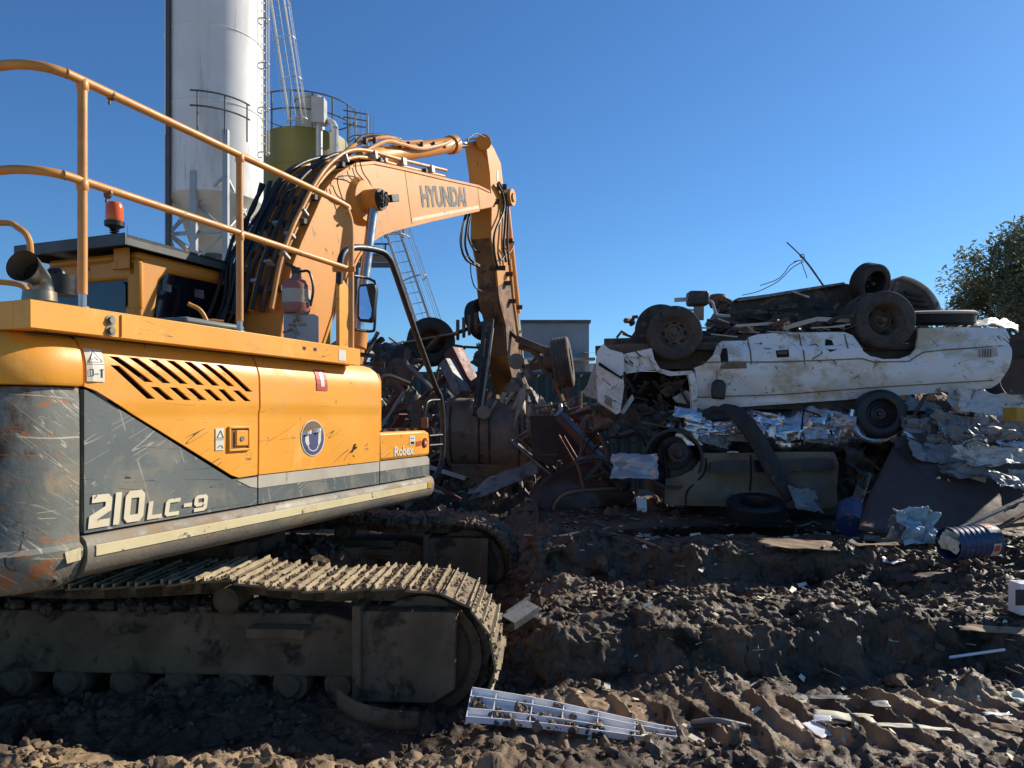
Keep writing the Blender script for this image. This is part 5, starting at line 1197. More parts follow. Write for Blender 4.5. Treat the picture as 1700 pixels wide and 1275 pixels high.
a = MB(); a.prism([at(x,y,VY+.4) for x, y in ((992,600),(986,605),(974,640),(966,650),(972,658),(992,664))], Vector((.1,.15,0))); a.build('bonnet_frame', M['whitesheet'], VAN, bevel=.01)
# body depth: floor, far side, crushed roof
fx0, fz0 = vp(1045,566); fx1, fz1 = vp(1662,560)
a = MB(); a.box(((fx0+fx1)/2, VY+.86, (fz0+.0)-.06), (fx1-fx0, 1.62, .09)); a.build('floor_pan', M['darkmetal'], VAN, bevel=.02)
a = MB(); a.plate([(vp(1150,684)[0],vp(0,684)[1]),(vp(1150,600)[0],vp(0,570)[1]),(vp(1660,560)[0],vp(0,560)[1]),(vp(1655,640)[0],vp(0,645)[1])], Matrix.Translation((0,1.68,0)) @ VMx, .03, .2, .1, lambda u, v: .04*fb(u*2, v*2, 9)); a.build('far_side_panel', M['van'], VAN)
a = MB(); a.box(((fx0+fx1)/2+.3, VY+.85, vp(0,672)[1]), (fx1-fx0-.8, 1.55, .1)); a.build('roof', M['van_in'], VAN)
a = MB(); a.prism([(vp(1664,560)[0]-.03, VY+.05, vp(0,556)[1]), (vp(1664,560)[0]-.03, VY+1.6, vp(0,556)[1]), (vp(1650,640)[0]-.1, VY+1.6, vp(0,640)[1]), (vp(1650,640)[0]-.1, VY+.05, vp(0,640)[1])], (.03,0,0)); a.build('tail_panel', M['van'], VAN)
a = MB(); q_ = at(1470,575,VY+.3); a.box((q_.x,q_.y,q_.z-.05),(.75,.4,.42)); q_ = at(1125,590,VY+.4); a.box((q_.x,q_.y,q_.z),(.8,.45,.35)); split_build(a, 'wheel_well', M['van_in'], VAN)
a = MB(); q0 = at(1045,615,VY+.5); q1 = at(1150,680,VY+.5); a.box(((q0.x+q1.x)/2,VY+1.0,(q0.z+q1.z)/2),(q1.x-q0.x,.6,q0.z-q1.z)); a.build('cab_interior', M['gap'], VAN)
a = MB(); random.seed(31)
for k in range(40):
    p_ = at(random.uniform(1040,1145), random.uniform(622,685), VY+random.uniform(.05,.6)); a.bar(p_, p_+Vector((random.uniform(-.2,.2),random.uniform(-.1,.1),random.uniform(-.2,.2))), random.uniform(.02,.08), .02)
split_build(a, 'torn_trim', M['van_in'], VAN)
fplate([(1095,650),(1112,637),(1140,628),(1130,645),(1108,660)], .03, 'rust', 'seat_panel', VY+.2, seed=7)
fplate([(1118,660),(1140,648),(1150,655),(1148,672),(1125,668)], .1, 'whitesheet', 'trim_panel', VY+.1, seed=8, amp=.06)
fplate([(1030,685),(1050,655),(1053,662),(1036,688)], .05, 'whitesheet', 'trim_panel', VY-.05, seed=9)
# underside: axles, rails, shaft, wires
ch = MB()
for yy in (.35, 1.25): ch.bar(at(1010,566,VY)+Vector((0,yy,0)), at(1660,548,VY)+Vector((0,yy,0)), .08,.12)
split_build(ch, 'chassis_rail', M['darkmetal'], VAN)
ch = MB(); ch.cyl(at(1115,555,VY)+Vector((0,.1,.02)), at(1112,552,VY)+Vector((0,1.5,.0)), .05,.05,12); ch.cyl(at(1462,533,VY)+Vector((0,.1,0)), at(1462,533,VY)+Vector((0,1.5,0)), .07,.07,12)
ch.lathe([(0,-.15),(.12,-.1),(.15,0),(.12,.1),(0,.15)], axisM(at(1462,533,VY)+Vector((0,.8,0)), (0,1,0)), 16); ch.cyl(at(1200,552,VY)+Vector((0,.8,0)), at(1450,535,VY)+Vector((0,.8,0)), .04,.04,10); ch.build('axle', M['rust'], VAN)
wheel(at(1119,554,VY+.02), (-.12,-1,.05), .305, .22, VAN, rimr=.6, spokes=8, mat='dusty_rubber')
wheel(at(1096,548,VY+.5), (-.12,-1,.05), .3, .2, VAN, rimr=.58, mat='dusty_rubber')
wheel(at(1464,533,VY-.02), (-.1,-1,.06), .325, .25, VAN, rimr=.6, dish=.7, spokes=5, mat='dusty_rubber')
wheel(at(1443,533,VY+.3), (-.1,-1,.06), .315, .22, VAN, rimr=.58, mat='dusty_rubber')
wheel(at(1393,530,VY+1.3), (-.25,-1,.1), .31, .25, VAN, rimr=.58, dish=.8, mat='dusty_rubber')
a = MB(); a.lathe([(.0,0),(.33,0),(.36,.03),(.36,.12),(.33,.16),(.2,.16),(.2,.1),(0,.1)], rotM(at(1562,540,VY+.5), 0, R(6)), 32); a.build('spare_wheel', M['rubber'], VAN)
a = MB(); a.lathe([(.37,.13),(.38,.155),(.33,.17),(.2,.165)], rotM(at(1562,540,VY+.5), 0, R(6)), 32); a.build('spare_rim', M['offwhite'], VAN)
ex = MB(); q_ = at(1158,496,VY+.4); ex.box(q_, (.24,.2,.17), None); ex.build('silencer', M['darkmetal'], VAN, bevel=.03)
ex = MB(); ex.bar(at(1120,498,VY+.4), at(1142,497,VY+.4), .04,.045); ex.tube(smoothpath([at(1172,500,VY+.4), at(1182,502,VY+.4), at(1188,520,VY+.4), at(1195,524,VY+.4), at(1212,525,VY+.4)], 4), .018, 8); ex.bar(at(1150,515,VY+.4), at(1130,512,VY+.5), .06,.02); ex.bar(at(1160,507,VY+.4), at(1160,530,VY+.5), .12,.06); ex.build('exhaust_pipe', M['galv'], VAN)
mr = MB(); q_ = at(1190,648,VY-.22); mr.prism([at(x,y,VY-.16) for x, y in ((1181,636),(1186,630),(1197,631),(1203,639),(1200,664),(1180,662),(1179,650))], Vector((0,-.09,0))); mr.build('wing_mirror', M['black'], VAN, bevel=.02)
mr = MB(); mr.tube([at(1190,632,VY-.2), at(1190,615,VY-.12)], .004, 5); mr.build('mirror_cable', M['black'], VAN)
random.seed(41)
jk = MB()
for k in range(90):
    p_ = at(random.uniform(1165,1430), 0, VY+random.uniform(.05,1.5)); p_.z = at(0,555,VY).z+random.uniform(0,.16)
    d_ = Vector((random.uniform(-.35,.35), random.uniform(-.3,.3), random.uniform(-.08,.1))); jk.tube([p_, p_+d_*.5+Vector((0,0,.04)), p_+d_], random.uniform(.008,.03), 6)
jk.build('torn_pipework', M['darkmetal'], VAN)
jk = MB()
for k in range(14):
    p_ = at(random.uniform(1175,1420), 0, VY+random.uniform(.0,.4)); p_.z = at(0,555,VY).z+random.uniform(.0,.1)
    jk.bar(p_, p_+Vector((random.uniform(-.4,.4), random.uniform(-.1,.1), random.uniform(-.04,.06))), .03,.015)
jk.bar(at(1222,541,VY+.1), at(1310,535,VY+.1), .03,.03); jk.bar(at(1300,545,VY+.1), at(1355,530,VY+.1), .04,.05); jk.bar(at(1355,530,VY+.1), at(1410,532,VY+.1), .04,.05)
split_build(jk, 'bent_bracket', M['offwhite'], VAN)
a = MB(); a.grid(lambda u, v: at(1590+100*u, 552-12*math.sin(u*3)+ -10*v, VY+.3+v*.6)+Vector((0,0,.05*fb(u*6, v*6, 3))), 16, 8); a.build('crumpled_edge', M['whitesheet'], VAN, solid=.01)
random.seed(45)
for mt_, nn in (('rust', 32), ('darkmetal', 28), ('redrust', 5), ('rimrust', 20)):
    jk = MB()
    for k in range(nn):
        px_ = random.choice((random.uniform(1165,1420), random.uniform(1165,1420), random.uniform(1040,1090), random.uniform(1520,1640))); p_ = at(px_, 0, VY+random.uniform(-.02,1.2)); p_.z = at(0,553,VY).z+random.uniform(-.02,.17 if px_ < 1430 else .07)
        d_ = Vector((random.uniform(-.22,.22), random.uniform(-.2,.2), random.uniform(-.09,.09)))
        if random.random() < .5: jk.bar(p_, p_+d_, random.uniform(.02,.1), random.uniform(.01,.05))
        else: jk.tube([p_, p_+d_*.5+Vector((0,0,random.uniform(-.03,.06))), p_+d_], random.uniform(.01,.035), 7)
    split_build(jk, 'torn_fitting', M[mt_], VAN, smooth=30)
# ------------------------------------------------------------------ dark car hulk on top of the van
def crumple_sheet(name, c, w_, h_, M3, amp, seed, mat, label=None, cat=None, group=None, parent=None, n=26, th=.006, freq=2.2, smooth=32):
    mb = MB(); c = Vector(c); rg = random.Random(seed)
    def f(u, v):
        x = (u-.5)*w_; y = (v-.5)*h_
        ex_ = 1+.18*fb(u*3+seed, v*3, 0, 3)*(1 if abs(u-.5) > .35 or abs(v-.5) > .35 else 0)
        r_ = abs(nz(x*freq+seed, y*freq, seed*.7)); r2 = abs(nz(x*freq*2.3, y*freq*2.3+seed, seed*.3))
        r3 = abs(nz(x*freq*.6+y*freq*1.4, y*freq*.5-x*freq*.3, seed*1.9)); z_ = amp*(1.5*r_+.8*r2+1.6*r3+.9*nz(x*1.1+seed*2, y*1.1, 4)+.2*abs(nz(x*14, y*14, 2)))
        return c+M3 @ Vector((x*ex_, y*ex_, z_))
    mb.grid(f, n, n); o = mb.build(name, M[mat], parent, smooth=smooth, solid=th)
    if label: tag(o, label, cat, group)
    return o
def eul(rx, ry, rz): return Matrix.Rotation(R(rz),3,'Z') @ Matrix.Rotation(R(ry),3,'Y') @ Matrix.Rotation(R(rx),3,'X')
HY = VY+1.0
HK = empty('car_wreck', Matrix.Translation(at(1380,540,HY)), 'dark upturned car hulk resting on top of the white van', 'car wreck')
def ppl(pts, D, th, mat, name, parent, seed=0, amp=.03, du=.12, fr=2.5):
    Mx = Matrix(((1,0,0,0),(0,0,-1,D),(0,1,0,0),(0,0,0,1))); a = MB()
    a.plate([(at(x,y,D).x, at(x,y,D).z) for x, y in pts], Mx, th, du, du*.7, lambda u, v: amp*(fb(u*fr+seed, v*fr, seed, 3)+.6*abs(nz(u*fr*1.6, v*fr*1.6, seed)))); return a.build(name, M[mat], parent, smooth=30)
ppl([(1222,500),(1226,494),(1300,485),(1400,470),(1412,473),(1420,490),(1440,500),(1440,548),(1225,552),(1210,540),(1205,520),(1216,510)], HY, 1.0, 'darkmetal', 'body_shell', HK, 2, .08, .09, 3)
ppl([(1222,497),(1300,484),(1402,468),(1404,471),(1300,489),(1226,500)], HY-.1, .5, 'greysheet', 'sill_edge', HK, 4, .02)
a = MB()
def hoodarc(u, v):
    t = R(8+u*72); c_ = at(1487, 530, HY-.2); r_ = .56; return Vector((c_.x-.05+r_*1.02*math.sin(t)*1.0, c_.y+v*.9-.1, c_.z-.03+r_*math.cos(t)*.98))
a.grid(hoodarc, 20, 8); a.build('roof_edge', M['whitesheet'], HK, solid=.02)
a = MB()
arc = [hoodarc(k/12, 0)+Vector((-.03,.05,-.03)) for k in range(13)]; a.prism([at(1462,532,HY-.2)]+arc, Vector((0,.1,0))); a.build('seat_back', M['darkmetal'], HK)
a = MB()
for k in range(5): a.tube([at(1502,485+k*9,HY-.3), at(1530+k*5,492+k*9,HY-.25)], .02, 6)
split_build(a, 'ribbing', M['black'], HK)
wheel(at(1444,470,HY-.25), (.35,-1,-.35), .245, .2, HK, mat='rubber', rimmat='black', rimr=.66, dish=.7)
a = MB(); random.seed(12)
for k in range(45):
    p_ = at(random.uniform(1190,1430), random.uniform(500,545), HY-.12-random.random()*.15); a.bar(p_, p_+Vector((random.uniform(-.25,.25), random.uniform(-.1,.1), random.uniform(-.1,.1))), random.uniform(.02,.09), random.uniform(.015,.06))
a.lathe([(0,-.1),(.1,-.08),(.13,0),(.1,.08),(0,.1)], rotM(at(1192,500,HY)), 10); a.lathe([(0,-.1),(.12,-.08),(.1,.05),(0,.1)], rotM(at(1208,508,HY)), 9)
a.build('engine_scrap', M['darkmetal'], HK, smooth=0)
a = MB(); a.tube(smoothpath([at(1315,485,HY), at(1340,492,HY), at(1343,494,HY)], 5), .012, 6); a.bar(at(1316,484,HY-.15), at(1343,494,HY-.15), .03,.02); split_build(a, 'loose_strip', M['whitesheet'], HK)
tw = MB()
tw.tube(smoothpath([at(1380,493,HY), at(1364,470,HY), at(1345,443,HY), at(1330,425,HY), at(1306,402,HY)], 5), [.012]*16+[.008]*5, 6)
for pts_ in ([(1336,432),(1328,425),(1334,422),(1336,432)], [(1334,434),(1316,444),(1300,460),(1287,470),(1258,484),(1232,490)], [(1326,432),(1312,440),(1303,452),(1290,464),(1262,474)], [(1330,434),(1336,450),(1340,462)], [(1318,434),(1333,432)]):
    tw.tube(smoothpath([at(x, y, HY) for x, y in pts_], 5), .0055, 5)
tag(tw.build('wire', M['rust'], None), 'thin twisted wire sticking up into the sky above the wrecks', 'wire')
# ------------------------------------------------------------------ crushed silver car, black wheel
CR = empty('car_wreck', Matrix.Translation(at(1330,710,VY)), 'silver car crushed flat between the white van and the tan wreck', 'car wreck')
def block(mb, x0, x1, z0, z1, y0, y1, amp, seed, n=(40,10,6), fr=3.0, power=3):
    # rounded, crumpled body: a box shell of many faces
    cx_, cy_, cz_ = (x0+x1)/2, (y0+y1)/2, (z0+z1)/2; hx, hy, hz_ = (x1-x0)/2, (y1-y0)/2, (z1-z0)/2
    nu, nv = n[0], n[1]*4
    def f(u, v):
        a = 2*math.pi*v; c_, s_ = math.cos(a), math.sin(a); e = 2/power
        y = math.copysign(abs(c_)**e, c_); z = math.copysign(abs(s_)**e, s_); x = 2*u-1
        k_ = 1-max(0, abs(x)-.86)/.14*.35
        p = Vector((cx_+x*hx, cy_+y*hy*k_, cz_+z*hz_*k_))
        d_ = amp*(fb(p.x*fr+seed, p.z*fr+p.y, seed, 3)+1.2*abs(nz(p.x*fr*.8, p.z*fr*.8+seed, p.y*fr*.8))-.3)
        n_ = Vector((0,y,z)); n_ = n_.normalized() if n_.length > 0 else Vector((0,1,0)); return p-n_*d_
    mb.grid(f, nu, nv)
def B(px0, px1, py0, py1, D): p = at(px0,py1,D); q_ = at(px1,py0,D); return p.x, q_.x, p.z, q_.z
a = MB(); block(a, *B(1225,1450,676,752,VY-.15), VY-.15, VY+1.3, .11, 3.3, (80,16,6), 3.4); a.build('crushed_body', M['silver'], CR, smooth=24)
a = MB(); block(a, *B(1125,1240,700,752,VY-.0), VY-.0, VY+1.3, .12, 6.3, (40,12,6), 4); a.build('crushed_wing', M['silver'], CR, smooth=24)
a = MB(); block(a, *B(1430,1545,665,760,VY-.1), VY-.05, VY+1.3, .1, 9.3, (40,12,6), 3); a.build('crushed_bumper', M['bluedark'], CR, smooth=24)
a = MB()
for pts_ in ([(1335,680),(1332,700),(1333,745)], [(1333,680),(1360,690),(1375,705),(1382,722)], [(1345,748),(1360,735),(1383,722)], [(1225,684),(1222,720),(1232,750)]): a.tube(smoothpath([at(x,y,VY-.19) for x, y in pts_], 5), .009, 6)
split_build(a, 'door_seam', M['gap'], CR)
a = MB()
for (x, y) in ((1320,731),(1419,738)): q_ = at(x,y,VY-.2); a.box(q_, (.12,.04,.055))
split_build(a, 'door_handle_recess', M['gap'], CR, bevel=.012)
a = MB(); ab = []
for k in range(19):
    t = R(200-k*10); ab.append(at(1460+47*math.cos(t), 688-44*math.sin(-t) if False else 688+44*math.sin(R(k*10-10)), VY-.25))
a.tube(ab, .03, 7); a.build('wheel_arch', M['silver'], CR)
wheel(at(1459,687,VY-.2), (-.15,-1,.05), .265, .2, CR, mat='rubber_clean', rimmat='black', rimr=.62, dish=.3, spokes=14)
# ------------------------------------------------------------------ tan car on its side, windows, hub
TC = empty('car_wreck', Matrix.Translation(at(1250,800,VY-.2)), 'tan car lying upside down at the bottom of the stack of wrecks', 'car wreck')
DY = VY-.3
ppl([(1105,838),(1106,795),(1130,790),(1150,780),(1166,760),(1168,752),(1240,752),(1300,750),(1385,750),(1390,770),(1390,842),(1330,845),(1250,842)], DY, .04, 'tan', 'side_panel', TC, 3, .07, .06, 3.2)
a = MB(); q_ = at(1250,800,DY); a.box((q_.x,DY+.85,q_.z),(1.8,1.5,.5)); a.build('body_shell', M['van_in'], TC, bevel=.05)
ppl([(1180,768),(1240,764),(1242,784),(1178,785)], DY-.13, .02, 'bluedark', 'window', TC, 5, .006)
ppl([(1252,764),(1385,762),(1384,780),(1254,784)], DY-.13, .02, 'bluedark', 'window', TC, 6, .006)
a = MB()
for pts_ in ([(1172,760),(1172,775),(1166,790),(1150,805),(1140,818),(1138,842)], [(1246,755),(1247,790),(1245,815)]): a.tube(smoothpath([at(x,y,DY-.04) for x, y in pts_], 5), .009, 6)
split_build(a, 'door_seam', M['gap'], TC)
a = MB(); a.lathe([(.33,0),(.30,.0),(.28,.25),(0,.28)], axisM(at(1118,762,DY-.02), (0,1,0)), 28); split_build(a, 'wheel_well', M['black'], TC)
a = MB(); c_ = at(1122,750,DY); a.lathe([(.0,-.2),(.03,-.2),(.035,-.17),(.05,-.17),(.055,-.14),(.07,-.12),(.105,-.12),(.105,-.09),(.04,-.06),(.04,.2)], axisM(c_, (0,1,0)), 26); a.build('brake_disc', M['darkmetal'], TC)
wheel(at(1118,752,DY+.15), (0,-1,0), .19, .14, TC, rimmat='darkmetal')
ty = MB()
wheel(at(1255,846,7.65), (-.05,-.25,1), .30, .19, None, 'tyre', rim=False, mat='rubber_clean', label='black tyre lying flat in the mud under the tan wreck', cat='tyre')
a = MB(); pp = smoothpath([at(1190,676,VY-.32), at(1215,682,VY-.36), at(1235,700,VY-.45), at(1262,740,VY-.5), at(1290,790,VY-.6), at(1318,828,VY-.65)], 8)
a.grid(lambda u, v: pp[min(len(pp)-1,int(u*(len(pp)-1)+.5))]+Vector((-.085+.17*v, -.02*math.sin(v*math.pi), .07*v-.035)), len(pp)-1, 5)
tag(a.build('rubber_strip', M['rubber'], None, solid=.02), 'long dark rubber strip hanging down across the stacked wrecks', 'rubber strip')
crumple_sheet('metal_sheet', at(1332,832,7.5), .36, .26, eul(70,10,25), .05, 4.4, 'greysheet', 'small folded grey sheet beside the flat black tyre', 'metal sheet')
crumple_sheet('metal_sheet', at(1053,776,7.9), .5, .28, eul(75,0,-6), .07, 7.1, 'lightgrey', 'bent silver bonnet scrap left of the tan wreck', 'metal sheet')
crumple_sheet('white_scrap', at(1062,840,7.4), .11, .16, eul(60,10,10), .03, 9.4, 'whitesheet', 'small white scrap in front of the maroon panel', 'scrap')
# ------------------------------------------------------------------ right hand heap
def pit_sheet():
    D = 6.9; mb = MB()
    P = [at(1484,736,7.7), at(1500,735,7.7), at(1640,780,7.4), at(1720,806,7.2), at(1720,850,6.8), at(1640,885,6.5), at(1500,890,6.4), at(1425,878,6.4), at(1436,838,6.8)]
    n = len(P); cen = sum(P, Vector())/n
    vs_ = []; fs_ = []
    def f(u, v):
        t = u*n; i = int(t) % n; k = t-int(t); e = P[i].lerp(P[(i+1) % n], k); p = cen.lerp(e, v); return p+Vector((0,-.03*fb(p.x*1.5, p.z*2, 2, 2), .02*fb(p.x*2, p.z*2, 7, 3)))
    mb.grid(f, n*8, 10); return mb
o = pit_sheet().build('steel_plate', M['rustsheet'], None, smooth=50, solid=.012); tag(o, 'large flat rust brown steel plate leaning on the wrecks at the right', 'steel plate')
rs = [
 (1650,664,7.6,.95,.42,(60,12,-14),'whitesheet','crumpled white car panel just below the van tail'),
 (1590,700,7.7,.8,.4,(60,5,10),'greysheet','grey buckled panel below the van, right of the black wheel'),
 (1680,700,7.2,.8,.4,(50,-5,0),'greysheet','grey torn sheet at the right edge under the white panel'),
 (1560,745,7.5,.8,.35,(40,10,5),'greysheet','folded grey sheet above the rusty plate'),
 (1650,750,7.2,.9,.35,(45,0,-5),'whitesheet','pale crumpled sheet behind the top of the rusty plate'),
 (1690,790,6.9,.7,.3,(40,5,8),'greysheet','grey strip of sheet at the right edge over the rusty plate'),
 (1605,775,7.2,.6,.25,(35,0,-8),'greysheet','narrow grey offcut lying on the rusty plate edge'),
 (1600,660,7.9,.5,.3,(80,10,0),'whitesheet','small pale panel hanging from under the van body'),
 (1540,720,7.9,.5,.3,(70,0,20),'bluedark','dark blue bumper piece right of the black wheel'),
 (1520,700,7.8,.35,.3,(70,0,-20),'greysheet','little grey flap next to the dark blue bumper')]
for i, (px, py, D, w_, h_, e, mt, lab) in enumerate(rs): crumple_sheet('metal_sheet', at(px,py+12,D), w_*.8, h_*.75, eul(*e), .045, 3.7*i+1.3, mt, lab, 'metal sheet', n=40, freq=5.5, smooth=14)
random.seed(61)
for i in range(34):
    px = random.uniform(1500,1715); py = random.uniform(672, 800 if px > 1600 else 745); D = 8.1-(py-672)/128*.9
    crumple_sheet('torn_sheet', at(px,py,D), random.uniform(.2,.5), random.uniform(.06,.2), eul(random.uniform(35,95), random.uniform(-22,22), random.uniform(-30,30)), random.uniform(.02,.05), 90+i*1.7, random.choice(['greysheet','whitesheet','darkmetal','greysheet','silver','darkmetal']), 'torn sheet metal strip layered in the pile right of the black wheel', 'scrap metal', 'torn strips in the pile below the van tail', n=18, freq=5, smooth=16)
a = MB(); a.box(at(1695,688,6.9), (.22,.2,.14)); tag(a.build('crate', M['amber'], None, bevel=.01), 'small yellow crate at the right edge among grey sheets', 'crate')
wheel(at(1705,630,8.3), (-.6,-1,.1), .45, .3, None, 'tyre', rim=False, label='big dark tyre standing at the right edge beside the van tail', cat='tyre')
for i, (a_, b_, wd, mt, lab) in enumerate((
 (at(1555,895,6.0), at(1705,826,6.2), .05, 'greysheet', 'long pale metal bar slanting up at the right edge'),
 (at(1610,905,5.9), at(1705,850,6.1), .05, 'rust', 'rusty bar slanting up beside the blue drum'),
 (at(1590,880,6.3), at(1705,868,6.3), .09, 'rust', 'wide rusty beam behind the blue drum'),
 (at(1500,884,6.1), at(1560,884,6.1), .04, 'wood', 'short brown board lying across the pale blue bag'),
 (at(1645,660,8.0), at(1572,690,7.9), .02, 'galv', 'thin galvanised rod under the van body'))):
    mb = MB(); mb.bar(a_, b_, wd, wd*.4); tag(mb.build('metal_bar', M[mt], None, bevel=.004), lab, 'bar')
random.seed(88)
for i in range(20):
    px = random.uniform(1180,1420) if i < 11 else random.uniform(1120,1230); py = random.uniform(684, 742)
    crumple_sheet('crushed_strip', at(px,py,VY-.2-random.random()*.08), random.uniform(.2,.45), random.uniform(.07,.16), eul(random.uniform(60,100), random.uniform(-14,14), random.uniform(-12,12)), random.uniform(.02,.045), 140+i*1.9, random.choice(['silver','silver','whitesheet','greysheet','lightgrey']), 'crushed pale sheet strip squeezed in the layer under the white van', 'scrap metal', 'crushed strips under the white van', n=18, freq=5, smooth=16)
# drum
def drum(c, ax, r_, L, label, mouth=True, mat='blue'):
    Mx = axisM(c, ax); T = empty('paint_drum', Mx, label, 'drum'); mb = MB(); pr_ = [(r_*.98,0)]
    for k in range(7): z0 = L*(.06+.12*k); pr_ += [(r_,z0),(r_*1.0,z0+L*.05),(r_*1.035,z0+L*.06),(r_*1.0,z0+L*.07)]
    pr_ += [(r_,L),(r_*.2,L*1.0),(0,L)]
    mb.lathe(pr_, Mx, 36)
    if mouth: mb.lathe([(r_*.98,0),(r_*1.03,.0),(r_*1.03,.015),(r_*.95,.015),(r_*.93,L*.9),(0,L*.9)], Mx, 36)
    mb.build('drum_wall', M[mat], T, smooth=30); return T, Mx
T, Mx = drum(at(1574,903,5.6), (.97,.2,.04), .125, .40, 'blue steel drum lying on its side in the mud at the right')
mb = MB(); 
for k0, k1, z0, z1 in ((-2.2,-1.3,.27,.34),(-2.25,-1.15,.35,.385)):
    pass
def patch(Mx, r_, a0, a1, z0, z1, mat, name, T):
    mb = MB(); mb.grid(lambda u, v: Mx @ Vector((r_*math.cos(a0+(a1-a0)*u), r_*math.sin(a0+(a1-a0)*u), z0+(z1-z0)*v)), 12, 2); mb.build(name, M[mat], T, smooth=60)
for a0 in (0, 1.57, 3.14, 4.71): patch(Mx, .1315, a0, a0+.9, .29, .36, 'whitesheet', 'drum_label', T); patch(Mx, .1325, a0+.1, a0+.5, .30, .35, 'red', 'red_diamond', T)
mb = MB(); mb.tube(smoothpath([Mx @ Vector((.12,0,.03)), Mx @ Vector((.16,.06,-.03)), Mx @ Vector((.15,.12,-.06)), Mx @ Vector((.1,.1,.0))], 5), .004, 5); mb.build('bail_handle', M['galv'], T)
crumple_sheet('paper_wad', Mx @ Vector((0,0,.06)), .16, .16, eul(20,-60,10), .06, 5.5, 'paper', parent=T, n=16, freq=8)
T, Mx = drum(at(1412,846,6.9), (-.35,-.75,-.35), .12, .3, 'small blue drum tipped over against the left edge of the rusty plate')
crumple_sheet('plastic_bag', at(1515,880,5.9), .34, .3, eul(62,0,6), .1, 8.8, 'lightblue', 'crumpled pale blue plastic bag on the mud by the rusty plate', 'bag', n=36, freq=7)
crumple_sheet('plastic_bag', at(1492,884,5.95), .2, .2, eul(50,20,-10), .06, 2.9, 'greysheet', 'dull grey bag remnant left of the pale blue bag', 'bag', n=24, freq=7)
BXT = empty('carton', Matrix.Translation(at(1703,995,4.6)), 'white and brown printed carton at the far right edge', 'carton')
mb = MB(); mb.box(at(1706,992,4.65), (.17,.12,.2), None); mb.build('carton_body', M['plastic'], BXT, bevel=.004)
mb = MB(); q_ = at(1703,992,4.588); mb.box((q_.x-.02,q_.y-.0,q_.z), (.09,.004,.1)); mb.build('printed_panel', M['rustsheet'], BXT)
# dark mass supporting the wrecks
def heap(name, x0, x1, y0, y1, hf, mat, label, seed, n=(120,50), amp=.22):
    mb = MB()
    def f(u, v):
        x = x0+(x1-x0)*u; y = y0+(y1-y0)*v; b = hf(x, y)
        r_ = amp*(abs(nz(x*2.2+seed, y*2.2, seed))*1.5+abs(nz(x*5, y*5+seed, 2))*.9+.3*nz(x*12, y*12, seed)); e = min(1, 5*min(u, 1-u, v*1.5, 1-v+.2))
        return Vector((x, y, max(-.1, (b+r_)*max(0, e)+(1-max(0,e))*.2)))
    mb.grid(f, *n); o = mb.build(name, M[mat], None, smooth=20); tag(o, label, 'scrap', kind='stuff'); return o
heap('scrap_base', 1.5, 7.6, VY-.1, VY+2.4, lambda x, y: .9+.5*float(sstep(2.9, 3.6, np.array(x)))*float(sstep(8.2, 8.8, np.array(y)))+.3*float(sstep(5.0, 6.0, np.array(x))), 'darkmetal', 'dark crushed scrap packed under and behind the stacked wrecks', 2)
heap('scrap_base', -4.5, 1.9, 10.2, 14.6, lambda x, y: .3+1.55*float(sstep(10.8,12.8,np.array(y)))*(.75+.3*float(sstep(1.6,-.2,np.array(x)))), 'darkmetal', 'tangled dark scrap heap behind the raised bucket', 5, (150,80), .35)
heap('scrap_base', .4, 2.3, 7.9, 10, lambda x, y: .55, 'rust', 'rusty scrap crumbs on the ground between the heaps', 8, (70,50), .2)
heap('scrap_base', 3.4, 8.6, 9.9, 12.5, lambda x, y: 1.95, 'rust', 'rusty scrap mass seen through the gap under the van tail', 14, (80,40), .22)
# ------------------------------------------------------------------ heap behind the bucket, piece by piece
wheel(at(934,602,10.5), (1,-.16,.14), .37, .26, None, 'truck_wheel', mat='muddy_rubber', rimmat='darkmetal', label='muddy wheel held up on an axle right of the arm', cat='wheel')
ax = MB(); ax.bar(at(858,562,10.7), at(925,590,10.5), .12,.1); ax.bar(at(880,610,10.8), at(930,600,10.5), .1,.1); ax.tube(smoothpath([at(862,575,10.8), at(890,585,10.7), at(905,615,10.6), at(920,625,10.5)], 5), .05, 8); ax.cyl(at(905,600,10.6), at(930,602,10.5), .12,.12,14); ax.bar(at(866,625,10.8), at(906,575,10.7), .07,.05)
tag(ax.build('axle_frame', M['rust'], None, bevel=.01), 'bent rusty axle frame carrying the muddy wheel', 'axle')
wheel(at(715,568,10.9), (.2,-1,.15), .36, .26, None, 'truck_wheel', mat='rubber', rimmat='rust', dish=.8, label='round wheel on top of the heap behind the black guard rail', cat='wheel')
wheel(at(800,530,11.6), (.8,-.6,.2), .33, .22, None, 'tyre', rim=False, label='dark tyre peeping out left of the lower arm', cat='tyre')
sh = MB(); sh.cyl(at(745,558,11), at(805,535,11.2), .03,.03,8)
for k, (x, y) in enumerate(((760,553),(770,549),(779,545),(790,541))):
    q_ = at(x, y, 11); sh.add([], []); sh.cyl(q_-Vector((.02,0,.0)), q_+Vector((.02,0,0)), .11,.11,8); sh.bar(q_, q_+Vector((0,0,.2)), .06,.05)
tag(sh.build('crankshaft', M['rust'], None), 'rusty shaft with lobes on top of the scrap heap', 'shaft')
ln = MB(); ln.bar(at(742,600,10.5), at(770,655,10.3), .22,.16); o = ln.build('metal_box', M['greysheet'], None, bevel=.01); tag(o, 'long pale grey steel box slanting in the scrap heap', 'box')
ln = MB(); ln.bar(at(752,582,10.7), at(785,648,10.5), .26,.2); o = ln.build('metal_box', M['redrust'], None, bevel=.01); tag(o, 'red painted rusty steel box slanting in the scrap heap', 'box')
crumple_sheet('metal_sheet', at(650,592,10.6), .6,.4, eul(60,0,20), .12, 11.1, 'darkmetal', 'dark buckled sheet behind the yellow tool box', 'metal sheet')
